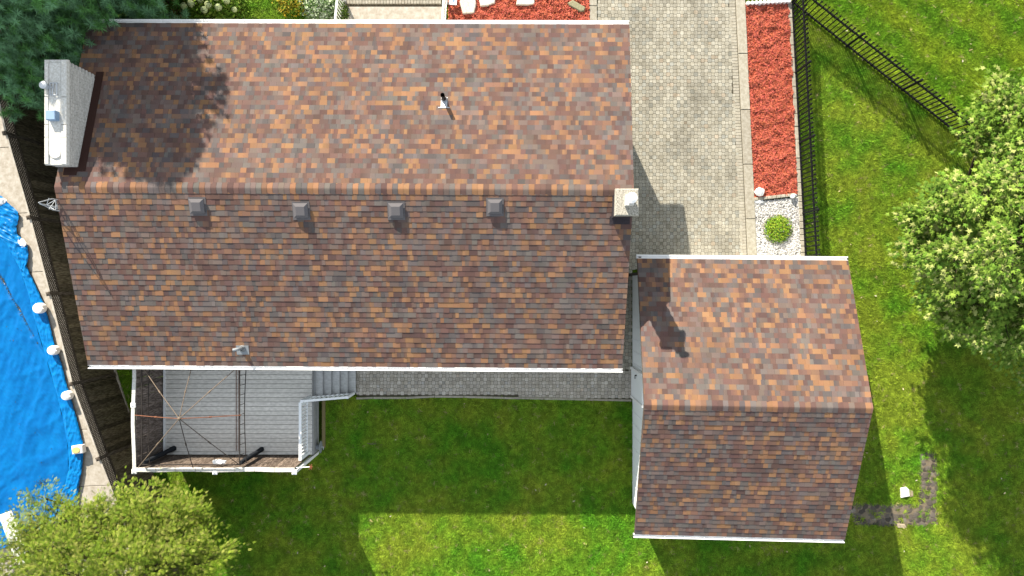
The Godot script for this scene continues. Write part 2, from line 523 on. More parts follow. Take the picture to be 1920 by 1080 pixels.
func build_house() -> void:
	var t := thing("house", "long bungalow under a brown and orange patchwork shingle roof with two chimneys", "house")
	obj("wall", gable_walls(-12.15, 3.0, -7.1, 1.75, -2.68, 2.80, 4.16), M.siding, t)
	var roof := obj("roof", roof_body(HN_L, HN_R, HR_L, HR_R, HS_L, HS_R), M.dark_wood_roof, t)
	var tabs := []
	slope_tabs(HN_L, HN_R, HR_L, HR_R, 35, tabs)
	slope_tabs(HS_L, HS_R, HR_L, HR_R, 34, tabs)
	lay_shingles(roof, tabs)
	ridge_caps(roof, HR_L, HR_R, (HN_R - HR_R).normalized(), (HS_R - HR_R).normalized(), 0.155)
	tag(obj("gutter", gutter_mesh(HN_L + Vector3(0, 0.01, -0.003), HN_R + Vector3(0, 0.01, -0.003), Vector3(0, 0, -1)), M.white, t), "")
	obj("gutter", gutter_mesh(HS_L + Vector3(0, 0.01, 0.003), HS_R + Vector3(0.02, 0.01, 0.003), Vector3(0, 0, 1)), M.white, t)
	var nn := (HN_R - HN_L).cross(HR_L - HN_L).normalized(); if nn.y < 0: nn = -nn
	var ns := (HS_R - HS_L).cross(HR_L - HS_L).normalized(); if ns.y < 0: ns = -ns
	# four slant-topped box vents below the ridge
	for p in [[371, 386], [565, 394], [743, 394], [928, 387]]:
		var fr := slope_frame(on_plane(p[0], p[1], HS_L, ns), ns)
		var v := group_node("roof_vent", t)
		v.transform = fr
		var q := MB.new()
		q.prism(PackedVector2Array([Vector2(-0.24, -0.24), Vector2(0.24, -0.24), Vector2(0.24, 0.27), Vector2(-0.24, 0.27)]), 0.012, 0.018)
		obj("flange", q.done(), M.vent_grey, v)
		q = MB.new()
		q.boxa(Vector3(0, 0.04, 0), Vector3(0.27, 0.05, 0.27))
		obj("neck", q.done(), M.vent_grey, v)
		q = MB.new()
		var lo := [Vector3(-0.20, 0.05, -0.20), Vector3(0.20, 0.05, -0.20), Vector3(0.20, 0.045, 0.20), Vector3(-0.20, 0.045, 0.20)]
		var mi := []
		var hi := []
		for c in lo:
			mi.append(Vector3(c.x, 0.082, c.z))
			hi.append(Vector3(c.x * 0.58, 0.128, c.z * 0.60 + 0.005))
		for k in 4:
			var k2 := (k + 1) % 4
			var o := Vector3(lo[k].x + lo[k2].x, 0.0, lo[k].z + lo[k2].z)
			q.quadn(lo[k], lo[k2], mi[k2], mi[k], o); q.quadn(mi[k], mi[k2], hi[k2], hi[k], o + Vector3(0, 0.3, 0))
		q.quadn(hi[0], hi[1], hi[2], hi[3], Vector3.UP); q.quadn(lo[0], lo[1], lo[2], lo[3], Vector3.DOWN)
		obj("hood", q.done(), M.vent_grey, v)
	# plumbing pipes
	var pp := on_plane(833, 187, HN_L, nn)
	var pv := group_node("vent_pipe", t)
	pv.position = pp
	var q2 := MB.new()
	q2.tube([Vector3(0, -0.05, 0), Vector3(0, 0.50, 0)], [0.058, 0.058], 14, false)
	q2.tube([Vector3(0, 0.50, 0), Vector3(0, 0.1, 0)], [0.048, 0.048], 14, false)
	obj("pipe", q2.done(), M.black, pv)
	q2 = MB.new()
	var fl := slope_frame(Vector3.ZERO, nn)
	fl.origin = Vector3.ZERO
	q2.box(Transform3D(fl.basis, nn * 0.016 + fl.basis.z * -0.10), Vector3(0.18, 0.006, 0.34))
	q2.box(Transform3D(fl.basis, nn * 0.018 + fl.basis.z * -0.26), Vector3(0.32, 0.006, 0.025))
	q2.tube([Vector3(0, 0, 0), Vector3(0, 0.11, 0)], [0.10, 0.066], 14, false)
	obj("flashing", q2.done(), M.galv, pv)
	var sp := on_plane(455, 653, HS_L, ns)
	var sv := group_node("vent_pipe", t)
	sv.position = sp
	q2 = MB.new()
	q2.tube([Vector3(0, -0.05, 0), Vector3(0, 0.27, 0), Vector3(-0.015, 0.33, 0.0), Vector3(-0.06, 0.365, 0.01), Vector3(-0.13, 0.365, 0.02)], [0.042, 0.042, 0.048, 0.048, 0.048], 14, false)
	q2.tube([Vector3(-0.125, 0.365, 0.02), Vector3(-0.05, 0.365, 0.01)], [0.041, 0.04], 14, true)
	obj("pipe", q2.done(), M.reel, sv)
	q2 = MB.new()
	var f2 := slope_frame(Vector3.ZERO, ns).basis
	q2.box(Transform3D(f2, ns * 0.016 + f2.z * 0.05), Vector3(0.36, 0.006, 0.28))
	q2.tube([Vector3(0, 0, 0), Vector3(0, 0.10, 0)], [0.11, 0.062], 14, false)
	obj("flashing", q2.done(), M.reel, sv)
	build_east_chimney(t)
	build_west_chimney(t, nn)

func build_east_chimney(t: Node3D) -> void:
	var ch := group_node("chimney", t)
	tag(ch, "small dark chimney with a lichen stained cap at the east end")
	var q := MB.new()
	q.boxa(Vector3(2.965, 4.42, -2.21), Vector3(0.46, 1.35, 0.56))
	obj("shaft", q.done(), M.brick_dark, ch)
	var k := 0
	for row in 11:       # brick courses of the shaft, a shade proud of the mortar
		for i in 3:
			var y := 3.92 + row * 0.098
			var off := 0.08 if row % 2 == 0 else 0.0
			for f in 2:
				var z := -2.21 + (0.283 if f == 0 else -0.283)
				obj("brick", brick_mesh("dark"), M.brick_dark, ch, Transform3D(Basis.from_scale(Vector3(0.145, 0.085, 0.03)), Vector3(2.965 - 0.155 + i * 0.155 + (off - 0.04) * 0.3, y, z)))
			k += 1
	q = MB.new()
	q.prism(PackedVector2Array([Vector2(2.68, -2.58), Vector2(3.29, -2.58), Vector2(3.30, -1.87), Vector2(2.66, -1.87)]), 5.06, 5.20, 0.03)
	obj("cap", q.done(), M.stained_cap, ch)
	q = MB.new()
	q.boxa(Vector3(3.02, 5.28, -2.26), Vector3(0.21, 0.30, 0.28))
	obj("flue", q.done(), M.cap_white, ch)
	q = MB.new()
	q.lathe(Transform3D(Basis.IDENTITY, Vector3(3.045, 5.43, -2.29)), [Vector2(0.08, 0), Vector2(0.08, 0.1), Vector2(0.14, 0.1), Vector2(0.142, 0.125), Vector2(0.07, 0.16), Vector2(0, 0.165)], 20)
	obj("flue_cap", q.done(), M.white, ch)
	q = MB.new()
	var ns := slope_frame(Vector3.ZERO, ((HS_R - HS_L).cross(HR_L - HS_L)).normalized() * (1 if (HS_R - HS_L).cross(HR_L - HS_L).y > 0 else -1))
	var p := Vector3(2.965, 4.33 - 0.2875 * (1.86 - 1.0 + 0.10), -1.86)
	q.box(Transform3D(ns.basis, Vector3(2.96, 4.33 - 0.2875 * 0.86 + 0.025, -1.86)), Vector3(0.56, 0.012, 0.22))
	obj("flashing", q.done(), M.brick_dark, ch)

var _bricks := {}
func brick_mesh(kind: String) -> ArrayMesh:
	if not _bricks.has(kind):
		var q := MB.new()
		if kind.begins_with("white"):
			var f := 0.86 + 0.14 * float(kind.substr(5).to_int()) / 3.0
			q.col = Color(0.66 * f, 0.665 * f, 0.67 * f)
		q.block(Transform3D.IDENTITY, Vector3.ONE, 0.04)
		_bricks[kind] = q.done()
	return _bricks[kind]

func build_west_chimney(t: Node3D, nn: Vector3) -> void:
	var ch := group_node("chimney", t)
	tag(ch, "long white painted brick chimney at the west end with a pale concrete top")
	var x0 := -12.46; var x1 := -11.90; var z0 := -6.08; var z1 := -3.32; var top := 4.56
	var q := MB.new()
	q.boxa(Vector3((x0 + x1) / 2, top / 2, (z0 + z1) / 2), Vector3(x1 - x0 - 0.02, top, z1 - z0 - 0.02))
	obj("core", q.done(), M.mortar, ch)
	# white painted bricks on the east, south and west faces above the roof
	var n := 0
	var rest := MB.new()
	var rows := 22
	for r in rows:
		var y := top - 0.04 - r * 0.074
		var z := z0 + (0.11 if r % 2 else 0.0)
		while z < z1 - 0.05:
			var l := minf(0.205, z1 - z)
			var tf := Transform3D(Basis(Vector3(0, 0, 1) * l, Vector3(1, 0, 0) * 0.02, Vector3(0, 1, 0) * 0.064), Vector3(x1 - 0.002 + rf(-0.003, 0.002), y, z + l / 2))
			var roof_y := 4.33 - 0.2875 * (-2.7 - z)
			if y > roof_y - 0.02 and n < 300:
				obj("brick", brick_mesh("white%d" % rng.randi_range(0, 3)), M.brick_white, ch, tf)
				n += 1
			rest.col = g(0.48) * rf(0.9, 1.05)
			rest.block(Transform3D(Basis(Vector3(0, 0, 1), Vector3(-1, 0, 0), Vector3(0, 1, 0)).orthonormalized(), Vector3(x0 - 0.0, y, z + l / 2)), Vector3(l, 0.022, 0.064), 0.003)
			z += 0.215
		var x := x0 + (0.11 if r % 2 else 0.0)
		while x < x1 - 0.05:
			var l2 := minf(0.205, x1 - x)
			if n < 300:
				obj("brick", brick_mesh("white%d" % rng.randi_range(0, 3)), M.brick_white, ch, Transform3D(Basis(Vector3(1, 0, 0) * l2, Vector3(0, 0, 1) * 0.02, Vector3(0, -1, 0) * 0.064), Vector3(x + l2 / 2, y, z1 - 0.002)))
				n += 1
			x += 0.215
	tag(obj("bricks", rest.done(), M.brick_white, ch), "", "", "", "stuff")
	# concrete top: two border slabs, a raised rim and a long rounded crown
	q = MB.new()
	q.prism(PackedVector2Array([Vector2(x0 - 0.03, z0 - 0.03), Vector2(x1 + 0.03, z0 - 0.03), Vector2(x1 + 0.03, z1 + 0.03), Vector2(x0 - 0.03, z1 + 0.03)]), top, top + 0.07, 0.012)
	obj("cap_slab", q.done(), M.cap_white, ch)
	var zs := [z0 - 0.02, z0 + 0.98, z0 + 1.72, z0 + 2.06, z1 + 0.02]
	for i in 4:
		for side in 2:
			q = MB.new()
			var xa := x0 - 0.02 if side == 0 else x1 - 0.13
			var xb := x0 + 0.09 if side == 0 else x1 + 0.02
			q.prism(PackedVector2Array([Vector2(xa, zs[i] + 0.006), Vector2(xb, zs[i] + 0.006), Vector2(xb, zs[i + 1] - 0.006), Vector2(xa, zs[i + 1] - 0.006)]), top + 0.06, top + 0.115 + 0.006 * side, 0.012)
			obj("coping", q.done(), M.cap_white, ch)
	q = MB.new()
	var st := PackedVector2Array()
	for k in 17:
		var a := PI * k / 16.0
		st.append(Vector2(-12.20 + 0.165 * cos(a), z1 - 0.30 + 0.165 * sin(a)))
	st.append(Vector2(-12.365, z0 + 0.06)); st.append(Vector2(-12.035, z0 + 0.06))
	q.prism(st, top + 0.06, top + 0.105, 0.015)
	obj("crown", q.done(), M.cap_white, ch)
	q = MB.new()
	q.prism(PackedVector2Array([Vector2(-12.34, -4.70), Vector2(-12.08, -4.70), Vector2(-12.08, -4.45), Vector2(-12.34, -4.45)]), top + 0.08, top + 0.28, 0.015)
	obj("flue_cover", q.done(), M.cover_blue, ch)
	q = MB.new()
	q.lathe(Transform3D(Basis.IDENTITY, Vector3(-12.40, top + 0.10, -5.37)), [Vector2(0.075, 0), Vector2(0.075, 0.16), Vector2(0.10, 0.165), Vector2(0.10, 0.19), Vector2(0.05, 0.215), Vector2(0, 0.22)], 18)
	obj("flue_pot", q.done(), M.galv, ch)
	q = MB.new()
	for e in [[-12.30, -5.46, -12.30, -5.14], [-12.12, -5.46, -12.12, -5.14], [-12.30, -5.46, -12.12, -5.46], [-12.30, -5.14, -12.12, -5.14], [-12.21, -5.46, -12.24, -5.14], [-12.40, -5.37, -12.21, -5.33]]:
		q.rod(Vector3(e[0], top + 0.15, e[1]), Vector3(e[2], top + 0.15, e[3]), 0.014, 6)
	for e in [[-12.30, -5.46], [-12.12, -5.46], [-12.30, -5.14], [-12.12, -5.14]]:
		q.rod(Vector3(e[0], top + 0.08, e[1]), Vector3(e[0], top + 0.15, e[1]), 0.014, 6)
	obj("flue_bracket", q.done(), M.galv, ch)
	# brown metal apron where the roof meets the east and south faces
	q = MB.new()
	for s in 2:
		var a: Vector3; var b: Vector3
		if s == 0:
			a = Vector3(x1 + 0.12, 0, z0 - 0.1); b = Vector3(x1 + 0.12, 0, z1 + 0.12)
		else:
			a = Vector3(x0 + 0.2, 0, z1 + 0.13); b = Vector3(x1 + 0.006, 0, z1 + 0.13)
		a.y = 4.33 - 0.2875 * (-2.70 - a.z) + 0.028; b.y = 4.33 - 0.2875 * (-2.70 - b.z) + 0.028 + 0.002 * s
		q.beam(a, b, 0.22, 0.008, nn)
	obj("flashing", q.done(), M.flashing_brown, ch)

func build_garage() -> void:
	var t := thing("garage", "detached garage with a matching patchwork shingle roof and pale blue white walls", "garage")
	var zr := (GR_L.z + GR_R.z) / 2
	obj("wall", gable_walls(4.03, 9.85, -0.5, 7.2, zr, 2.12, 3.52), M.white_wall, t)
	var roof := obj("roof", roof_body(GN_L, GN_R, GR_L, GR_R, GS_L, GS_R), M.dark_wood_roof, t)
	var tabs := []
	slope_tabs(GN_L, GN_R, GR_L, GR_R, 29, tabs)
	slope_tabs(GS_L, GS_R, GR_L, GR_R, 29, tabs)
	lay_shingles(roof, tabs)
	ridge_caps(roof, GR_L, GR_R, (GN_R - GR_R).normalized(), (GS_R - GR_R).normalized(), 0.155)
	obj("gutter", gutter_mesh(GN_L + Vector3(-0.03, 0.01, -0.003), GN_R + Vector3(0, 0.01, -0.003), Vector3(0, 0, -1)), M.white, t)
	var gs := obj("gutter", gutter_mesh(GS_L + Vector3(-0.03, -0.01, 0.003), GS_R + Vector3(0, -0.01, 0.003), Vector3(0, 0, 1)), M.white, t)
	gs.scale = Vector3.ONE
	# side door in the west wall: frame, leaf, lever
	var z0 := 2.70; var z1 := 3.58
	var d := group_node("door", t)
	var q := MB.new()
	q.boxa(Vector3(4.005, 1.0, (z0 + z1) / 2), Vector3(0.04, 1.98, z1 - z0))
	obj("door_leaf", q.done(), M.white_wall, d)
	q = MB.new()
	for z in [z0 - 0.04, z1 + 0.04]:
		q.boxa(Vector3(3.995, 1.02, z), Vector3(0.075, 2.04, 0.075))
	obj("door_frame", q.done(), M.white, d)
	q = MB.new()
	q.rod(Vector3(3.99, 1.05, z0 + 0.09), Vector3(3.93, 1.05, z0 + 0.09), 0.02, 8)
	q.rod(Vector3(3.93, 1.05, z0 + 0.08), Vector3(3.93, 1.05, z0 + 0.20), 0.014, 8)
	obj("door_lever", q.done(), M.black, d)
	var seam := boxmesh(Vector3(0.012, 2.1, 0.03))
	for i in 19:
		var z := -0.3 + i * 0.4
		if z > z0 - 0.12 and z < z1 + 0.12: continue
		obj("siding_seam", seam, M.white_wall, t, Transform3D(Basis.IDENTITY, Vector3(4.026, 1.06, z)))
	q = MB.new()
	q.boxa(Vector3(3.90, 1.05, -0.44), Vector3(0.10, 2.1, 0.08))
	q.beam(Vector3(3.90, 2.1, -0.44), Vector3(3.88, 2.14, -0.95), 0.08, 0.06)
	obj("downspout", q.done(), M.trim_dark, t)

# ------------------------------------------------------------------ paving
var OCT: ArrayMesh
var SQ: ArrayMesh
func paver_meshes() -> void:
	var a := 0.0665; var y := 0.041
	var q := MB.new()
	q.prism(PackedVector2Array([Vector2(a, -y), Vector2(a, y), Vector2(y, a), Vector2(-y, a), Vector2(-a, y), Vector2(-a, -y), Vector2(-y, -a), Vector2(y, -a)]), -0.03, 0.0, 0.005)
	OCT = q.done()
	q = MB.new()
	q.prism(PackedVector2Array([Vector2(0.042, -0.042), Vector2(0.042, 0.042), Vector2(-0.042, 0.042), Vector2(-0.042, -0.042)]), -0.03, 0.0, 0.005)
	SQ = q.done()

func paver_colour(warm: Color) -> Color:
	var f := rf(0.80, 1.12)
	var h := rng.randf()
	var k := warm * f
	if h < 0.04: k = Color(k.r * 1.02, k.g * 0.93, k.b * 0.88)
	elif h < 0.16: k = Color(k.r * 0.86, k.g * 0.90, k.b * 0.95)
	k.a = 1
	return k

func pave(called: String, regions: Array, warm: Color, top: float, skip: Array, turn: float, org: Vector2, singles: int) -> Node3D:
	var base := MB.new()
	for rg in regions: base.prism(rg, top - 0.036, top - 0.008)
	var root := struct(called, base.done(), M.sand)
	var spots := []
	var stain := FastNoiseLite.new(); stain.seed = 91; stain.frequency = 0.55; stain.fractal_octaves = 4
	var pitch := 0.1155
	var xf := Transform2D(turn, org)
	var bb := Rect2(regions[0][0], Vector2.ZERO)
	for rg in regions:
		for p in rg: bb = bb.expand(p)
	var inv := xf.affine_inverse()
	var cs := [inv * bb.position, inv * bb.end, inv * Vector2(bb.position.x, bb.end.y), inv * Vector2(bb.end.x, bb.position.y)]
	var lo: Vector2 = cs[0]; var hi: Vector2 = cs[0]
	for c in cs:
		lo = lo.min(c); hi = hi.max(c)
	for i in range(int(lo.x / pitch) - 1, int(hi.x / pitch) + 2):
		for j in range(int(lo.y / pitch) - 1, int(hi.y / pitch) + 2):
			var p: Vector2 = xf * Vector2(i * pitch, j * pitch)
			var ok := false
			for rg in regions:
				if Geometry2D.is_point_in_polygon(p, rg): ok = true
			if not ok: continue
			for s in skip:
				if Geometry2D.is_point_in_polygon(p, s): ok = false
			if ok: spots.append([p, absi(i + j) % 2 == 0])
	spots.sort_custom(func(a, b): return a[0].length_squared() + (0.0 if a[1] else 400.0) < b[0].length_squared() + (0.0 if b[1] else 400.0))
	var vis := []      # octagons in the open come first
	var variants := []
	for k in 8:
		var m: StandardMaterial3D = M.paver.duplicate()
		m.vertex_color_use_as_albedo = false
		m.albedo_color = paver_colour(warm).linear_to_srgb()
		variants.append(m)
	var ot := []; var oc := []; var st := []; var sc := []
	var n := 0
	for s in spots:
		var b := Basis(Vector3.UP, -turn + rf(-0.02, 0.02)).rotated(Vector3.RIGHT, rf(-0.012, 0.012)).rotated(Vector3.FORWARD, rf(-0.012, 0.012))
		var t := Transform3D(b, Vector3(s[0].x, top + rf(-0.002, 0.002), s[0].y))
		if n < singles and not under_roof(s[0]):
			obj("paver", OCT if s[1] else SQ, variants[rng.randi_range(0, 7)], root, t)
			n += 1
		elif s[1]:
			ot.append(t); oc.append(paver_colour(warm) * (1.0 + 0.42 * minf(0.1, stain.get_noise_2dv(s[0]))))
		else:
			st.append(t); sc.append(paver_colour(warm) * (1.0 + 0.42 * minf(0.1, stain.get_noise_2dv(s[0]))))
	many("pavers", OCT, M.paver, ot, oc, root)
	many("small_pavers", SQ, M.paver, st, sc, root)
	return root

func under_roof(p: Vector2) -> bool:       # would the house or garage roof cover this ground spot in the photograph
	var px := 960.0 + p.x * FOCAL / CAM_H
	var py := 540.0 + p.y * FOCAL / CAM_H
	return (px < 1186 and py > 38 and py < 697) or (px > 1185 and px < 1640 and py > 478 and py < 1015)

func slab(root: Node3D, called: String, pts: Array, y0: float, y1: float, m: Material, bev := 0.012) -> MeshInstance3D:
	var q := MB.new()
	var f := rf(0.88, 1.08)
	q.col = Color(0.37 * f, 0.355 * f, 0.31 * f)
	q.prism(poly_px(pts, 0.0), y0, y1, bev)
	return obj(called, q.done(), m, root)

func build_ground() -> void:
	var q := MB.new()
	q.quad(Vector3(-200, 0, 200), Vector3(200, 0, 200), Vector3(200, 0, -200), Vector3(-200, 0, -200))
	tag(struct("lawn", q.done(), M.lawn), "mown lawn round the house and garage")
	paver_meshes()
	var warm := Color(0.345, 0.336, 0.293)
	var drive := poly_px([[1121, -70], [1366, -70], [1374, 150], [1388, 380], [1392, 505], [1120, 505]])
	var side := poly_px([[1118, 505], [1184, 505], [1184, 692], [1118, 692]])
	var dw := pave("driveway", [drive, side], warm, 0.032, [], 0.0, Vector2(8.0 / 56.0, 0.02), 300)
	tag(dw, "driveway of octagonal and small square buff pavers")
	# soldier course along the kerb, on its own bed of sand
	var sb := MB.new()
	sb.prism(poly_px([[1362, -70], [1384, -70], [1409, 505], [1386, 505]]), 0.002, 0.019)
	obj("joint_sand", sb.done(), M.sand, dw)
	var y := -70.0
	while y < 500.0:
		var x := 1372.2 + y * 0.0465
		slab(dw, "border_paver", [[x - 5.5, y], [x + 5.5, y], [x + 5.5, y + 5.1], [x - 5.5, y + 5.1]], 0.0, 0.032 + rf(-0.002, 0.002), M.concrete_vc, 0.005)
		y += 5.6
	var pathp := poly_px([[670, 640], [1184, 640], [1184, 748], [1100, 746], [860, 741], [670, 743]])
	tag(pave("paver_path", [pathp], Color(0.49, 0.47, 0.435), 0.032, [side], 0.0, Vector2(0.03, 0.05), 300), "path of octagonal pavers along the back of the house")
	var edge := [[668, 744.5, 700, 743.5], [700, 743.5, 760, 743.5], [760, 743.5, 815, 741], [815, 741, 870, 741.5], [870, 741.5, 945, 743.5], [945, 743.5, 1020, 745], [1020, 745, 1100, 746.5], [1100, 746.5, 1184, 748.5]]
	var er := thing("path_edging", "low concrete edging strip between the paver path and the back lawn", "edging")
	for e in edge:
		slab(er, "edging_slab", [[e[0] + 0.4, e[1]], [e[2] - 0.4, e[3]], [e[2] - 0.4, e[3] + 4.0], [e[0] + 0.4, e[1] + 4.2]], 0, 0.055, M.concrete_vc)
	# kerb of long slabs between drive and bed
	var ks := [-70, 0, 102, 207, 309, 411, 505]
	var kr := thing("driveway_kerb", "pale concrete kerb of long slabs between driveway and red mulch bed", "kerb")
	for i in ks.size() - 1:
		var a: float = ks[i]; var b: float = ks[i + 1]
		var xa := 1378.5 + a * 0.0465; var xb := 1378.5 + b * 0.0465
		slab(kr, "kerb_slab", [[xa, a + 0.6], [xa + 17, a + 0.6], [xb + 17, b - 0.6], [xb, b - 0.6]], 0, 0.09 + rf(-0.006, 0.006), M.concrete_vc)
	var kr2 := thing("bed_edging", "narrow concrete edging stones between red bed and black metal fence", "edging")
	var yy := 3.0
	var n := 0
	while yy < 495:
		var l := rf(22, 36) if yy < 350 else rf(10, 13)
		var w := 7.5 if yy < 350 else 9.0
		var sh := 4.0 if yy > 362 else 0.0
		var xa := 1475.5 + yy * 0.056 - (yy * yy) * 0.00001 + sh * 0.0 + rf(-0.5, 0.5)
		var xb := 1475.5 + (yy + l) * 0.056 - (yy + l) * (yy + l) * 0.00001 + rf(-0.5, 0.5)
		slab(kr2, "edging_stone", [[xa, yy + 0.5], [xa + w, yy + 0.5], [xb + w, yy + l - 0.5], [xb, yy + l - 0.5]], 0, 0.08 + rf(-0.01, 0.01), M.concrete_vc)
		yy += l
	# left edging of the front bed
	var e3 := thing("front_edging", "grey concrete edging slab between the front mulch bed and the driveway", "edging")
	slab(e3, "edging_slab", [[1105, -50], [1119, -50], [1119, 12], [1105, 12]], 0, 0.07, M.concrete_vc)
	slab(e3, "edging_slab", [[1105, 13], [1119, 13], [1120, 75], [1106, 75]], 0, 0.07, M.concrete_vc)

# ------------------------------------------------------------------ beds
func rock(seed_: int, s: Vector3, rough := 0.25, cuts := 5) -> ArrayMesh:      # an angular stone, centred, lying on y = 0
	var r := RandomNumberGenerator.new()
	r.seed = seed_
	var q := MB.new()
	var f := FastNoiseLite.new()
	f.seed = seed_
	f.frequency = 0.9
	var lat := cuts; var lon := cuts * 2
	var pts := []
	for i in lat + 1:
		var row := []
		for j in lon:
			var a := PI * i / lat
			var b := TAU * j / lon
			var d := Vector3(sin(a) * cos(b), cos(a), sin(a) * sin(b))
			var k := 1.0 + f.get_noise_3dv(d * 1.6) * rough * 2.0
			row.append(Vector3(d.x * s.x, d.y * s.y + s.y * 0.7, d.z * s.z) * 0.5 * k)
		pts.append(row)
	for i in lat:
		for j in lon:
			var j2 := (j + 1) % lon
			if i > 0: q.tri(pts[i][j], pts[i][j2], pts[i + 1][j2])
			if i < lat - 1: q.tri(pts[i][j], pts[i + 1][j2], pts[i + 1][j])
	return q.done()

func scatter_in(poly: PackedVector2Array, count: int) -> Array:
	var bb := Rect2(poly[0], Vector2.ZERO)
	for p in poly: bb = bb.expand(p)
	var out := []
	var guard := 0
	while out.size() < count and guard < count * 12:
		guard += 1
		var p := Vector2(rf(bb.position.x, bb.end.x), rf(bb.position.y, bb.end.y))
		if Geometry2D.is_point_in_polygon(p, poly): out.append(p)
	return out

func rand_basis(s: Vector3, flat := 0.5) -> Basis:
	return Basis(Vector3.UP, rf(0, TAU)) * Basis(Vector3.RIGHT, rf(-flat, flat)) * Basis(Vector3.FORWARD, rf(-flat, flat)) * Basis.from_scale(s)

func mulch_bed(called: String, poly: PackedVector2Array, label: String, count: int, base_h: float) -> void:
	var f := FastNoiseLite.new()
	f.seed = 77
	f.frequency = 1.6
	f.fractal_octaves = 4
	var chip := MB.new()
	chip.box(Transform3D.IDENTITY, Vector3(1, 0.3, 0.32))
	var tfs := []; var cols := []
	for p in scatter_in(poly, count):
		var h := base_h + f.get_noise_2d(p.x * 1.3, p.y * 1.3) * 0.085 + rf(-0.012, 0.016)
		var l := rf(0.03, 0.085)
		tfs.append(Transform3D(rand_basis(Vector3(l, 0.03, 0.05), 0.55), Vector3(p.x, h, p.y)))
		var k := rf(0.65, 1.25)
		cols.append(Color(0.43 * k, 0.106 * k * rf(0.85, 1.25), 0.066 * k * rf(0.85, 1.3)))
	var bed := MB.new()
	bed.prism(poly, 0.0, base_h - 0.03)
	var root := thing(called, label, "mulch bed")
	obj("soil", bed.done(), M.mulch_bed, root)
	many("mulch", chip.done(), M.mulch, tfs, cols, root)

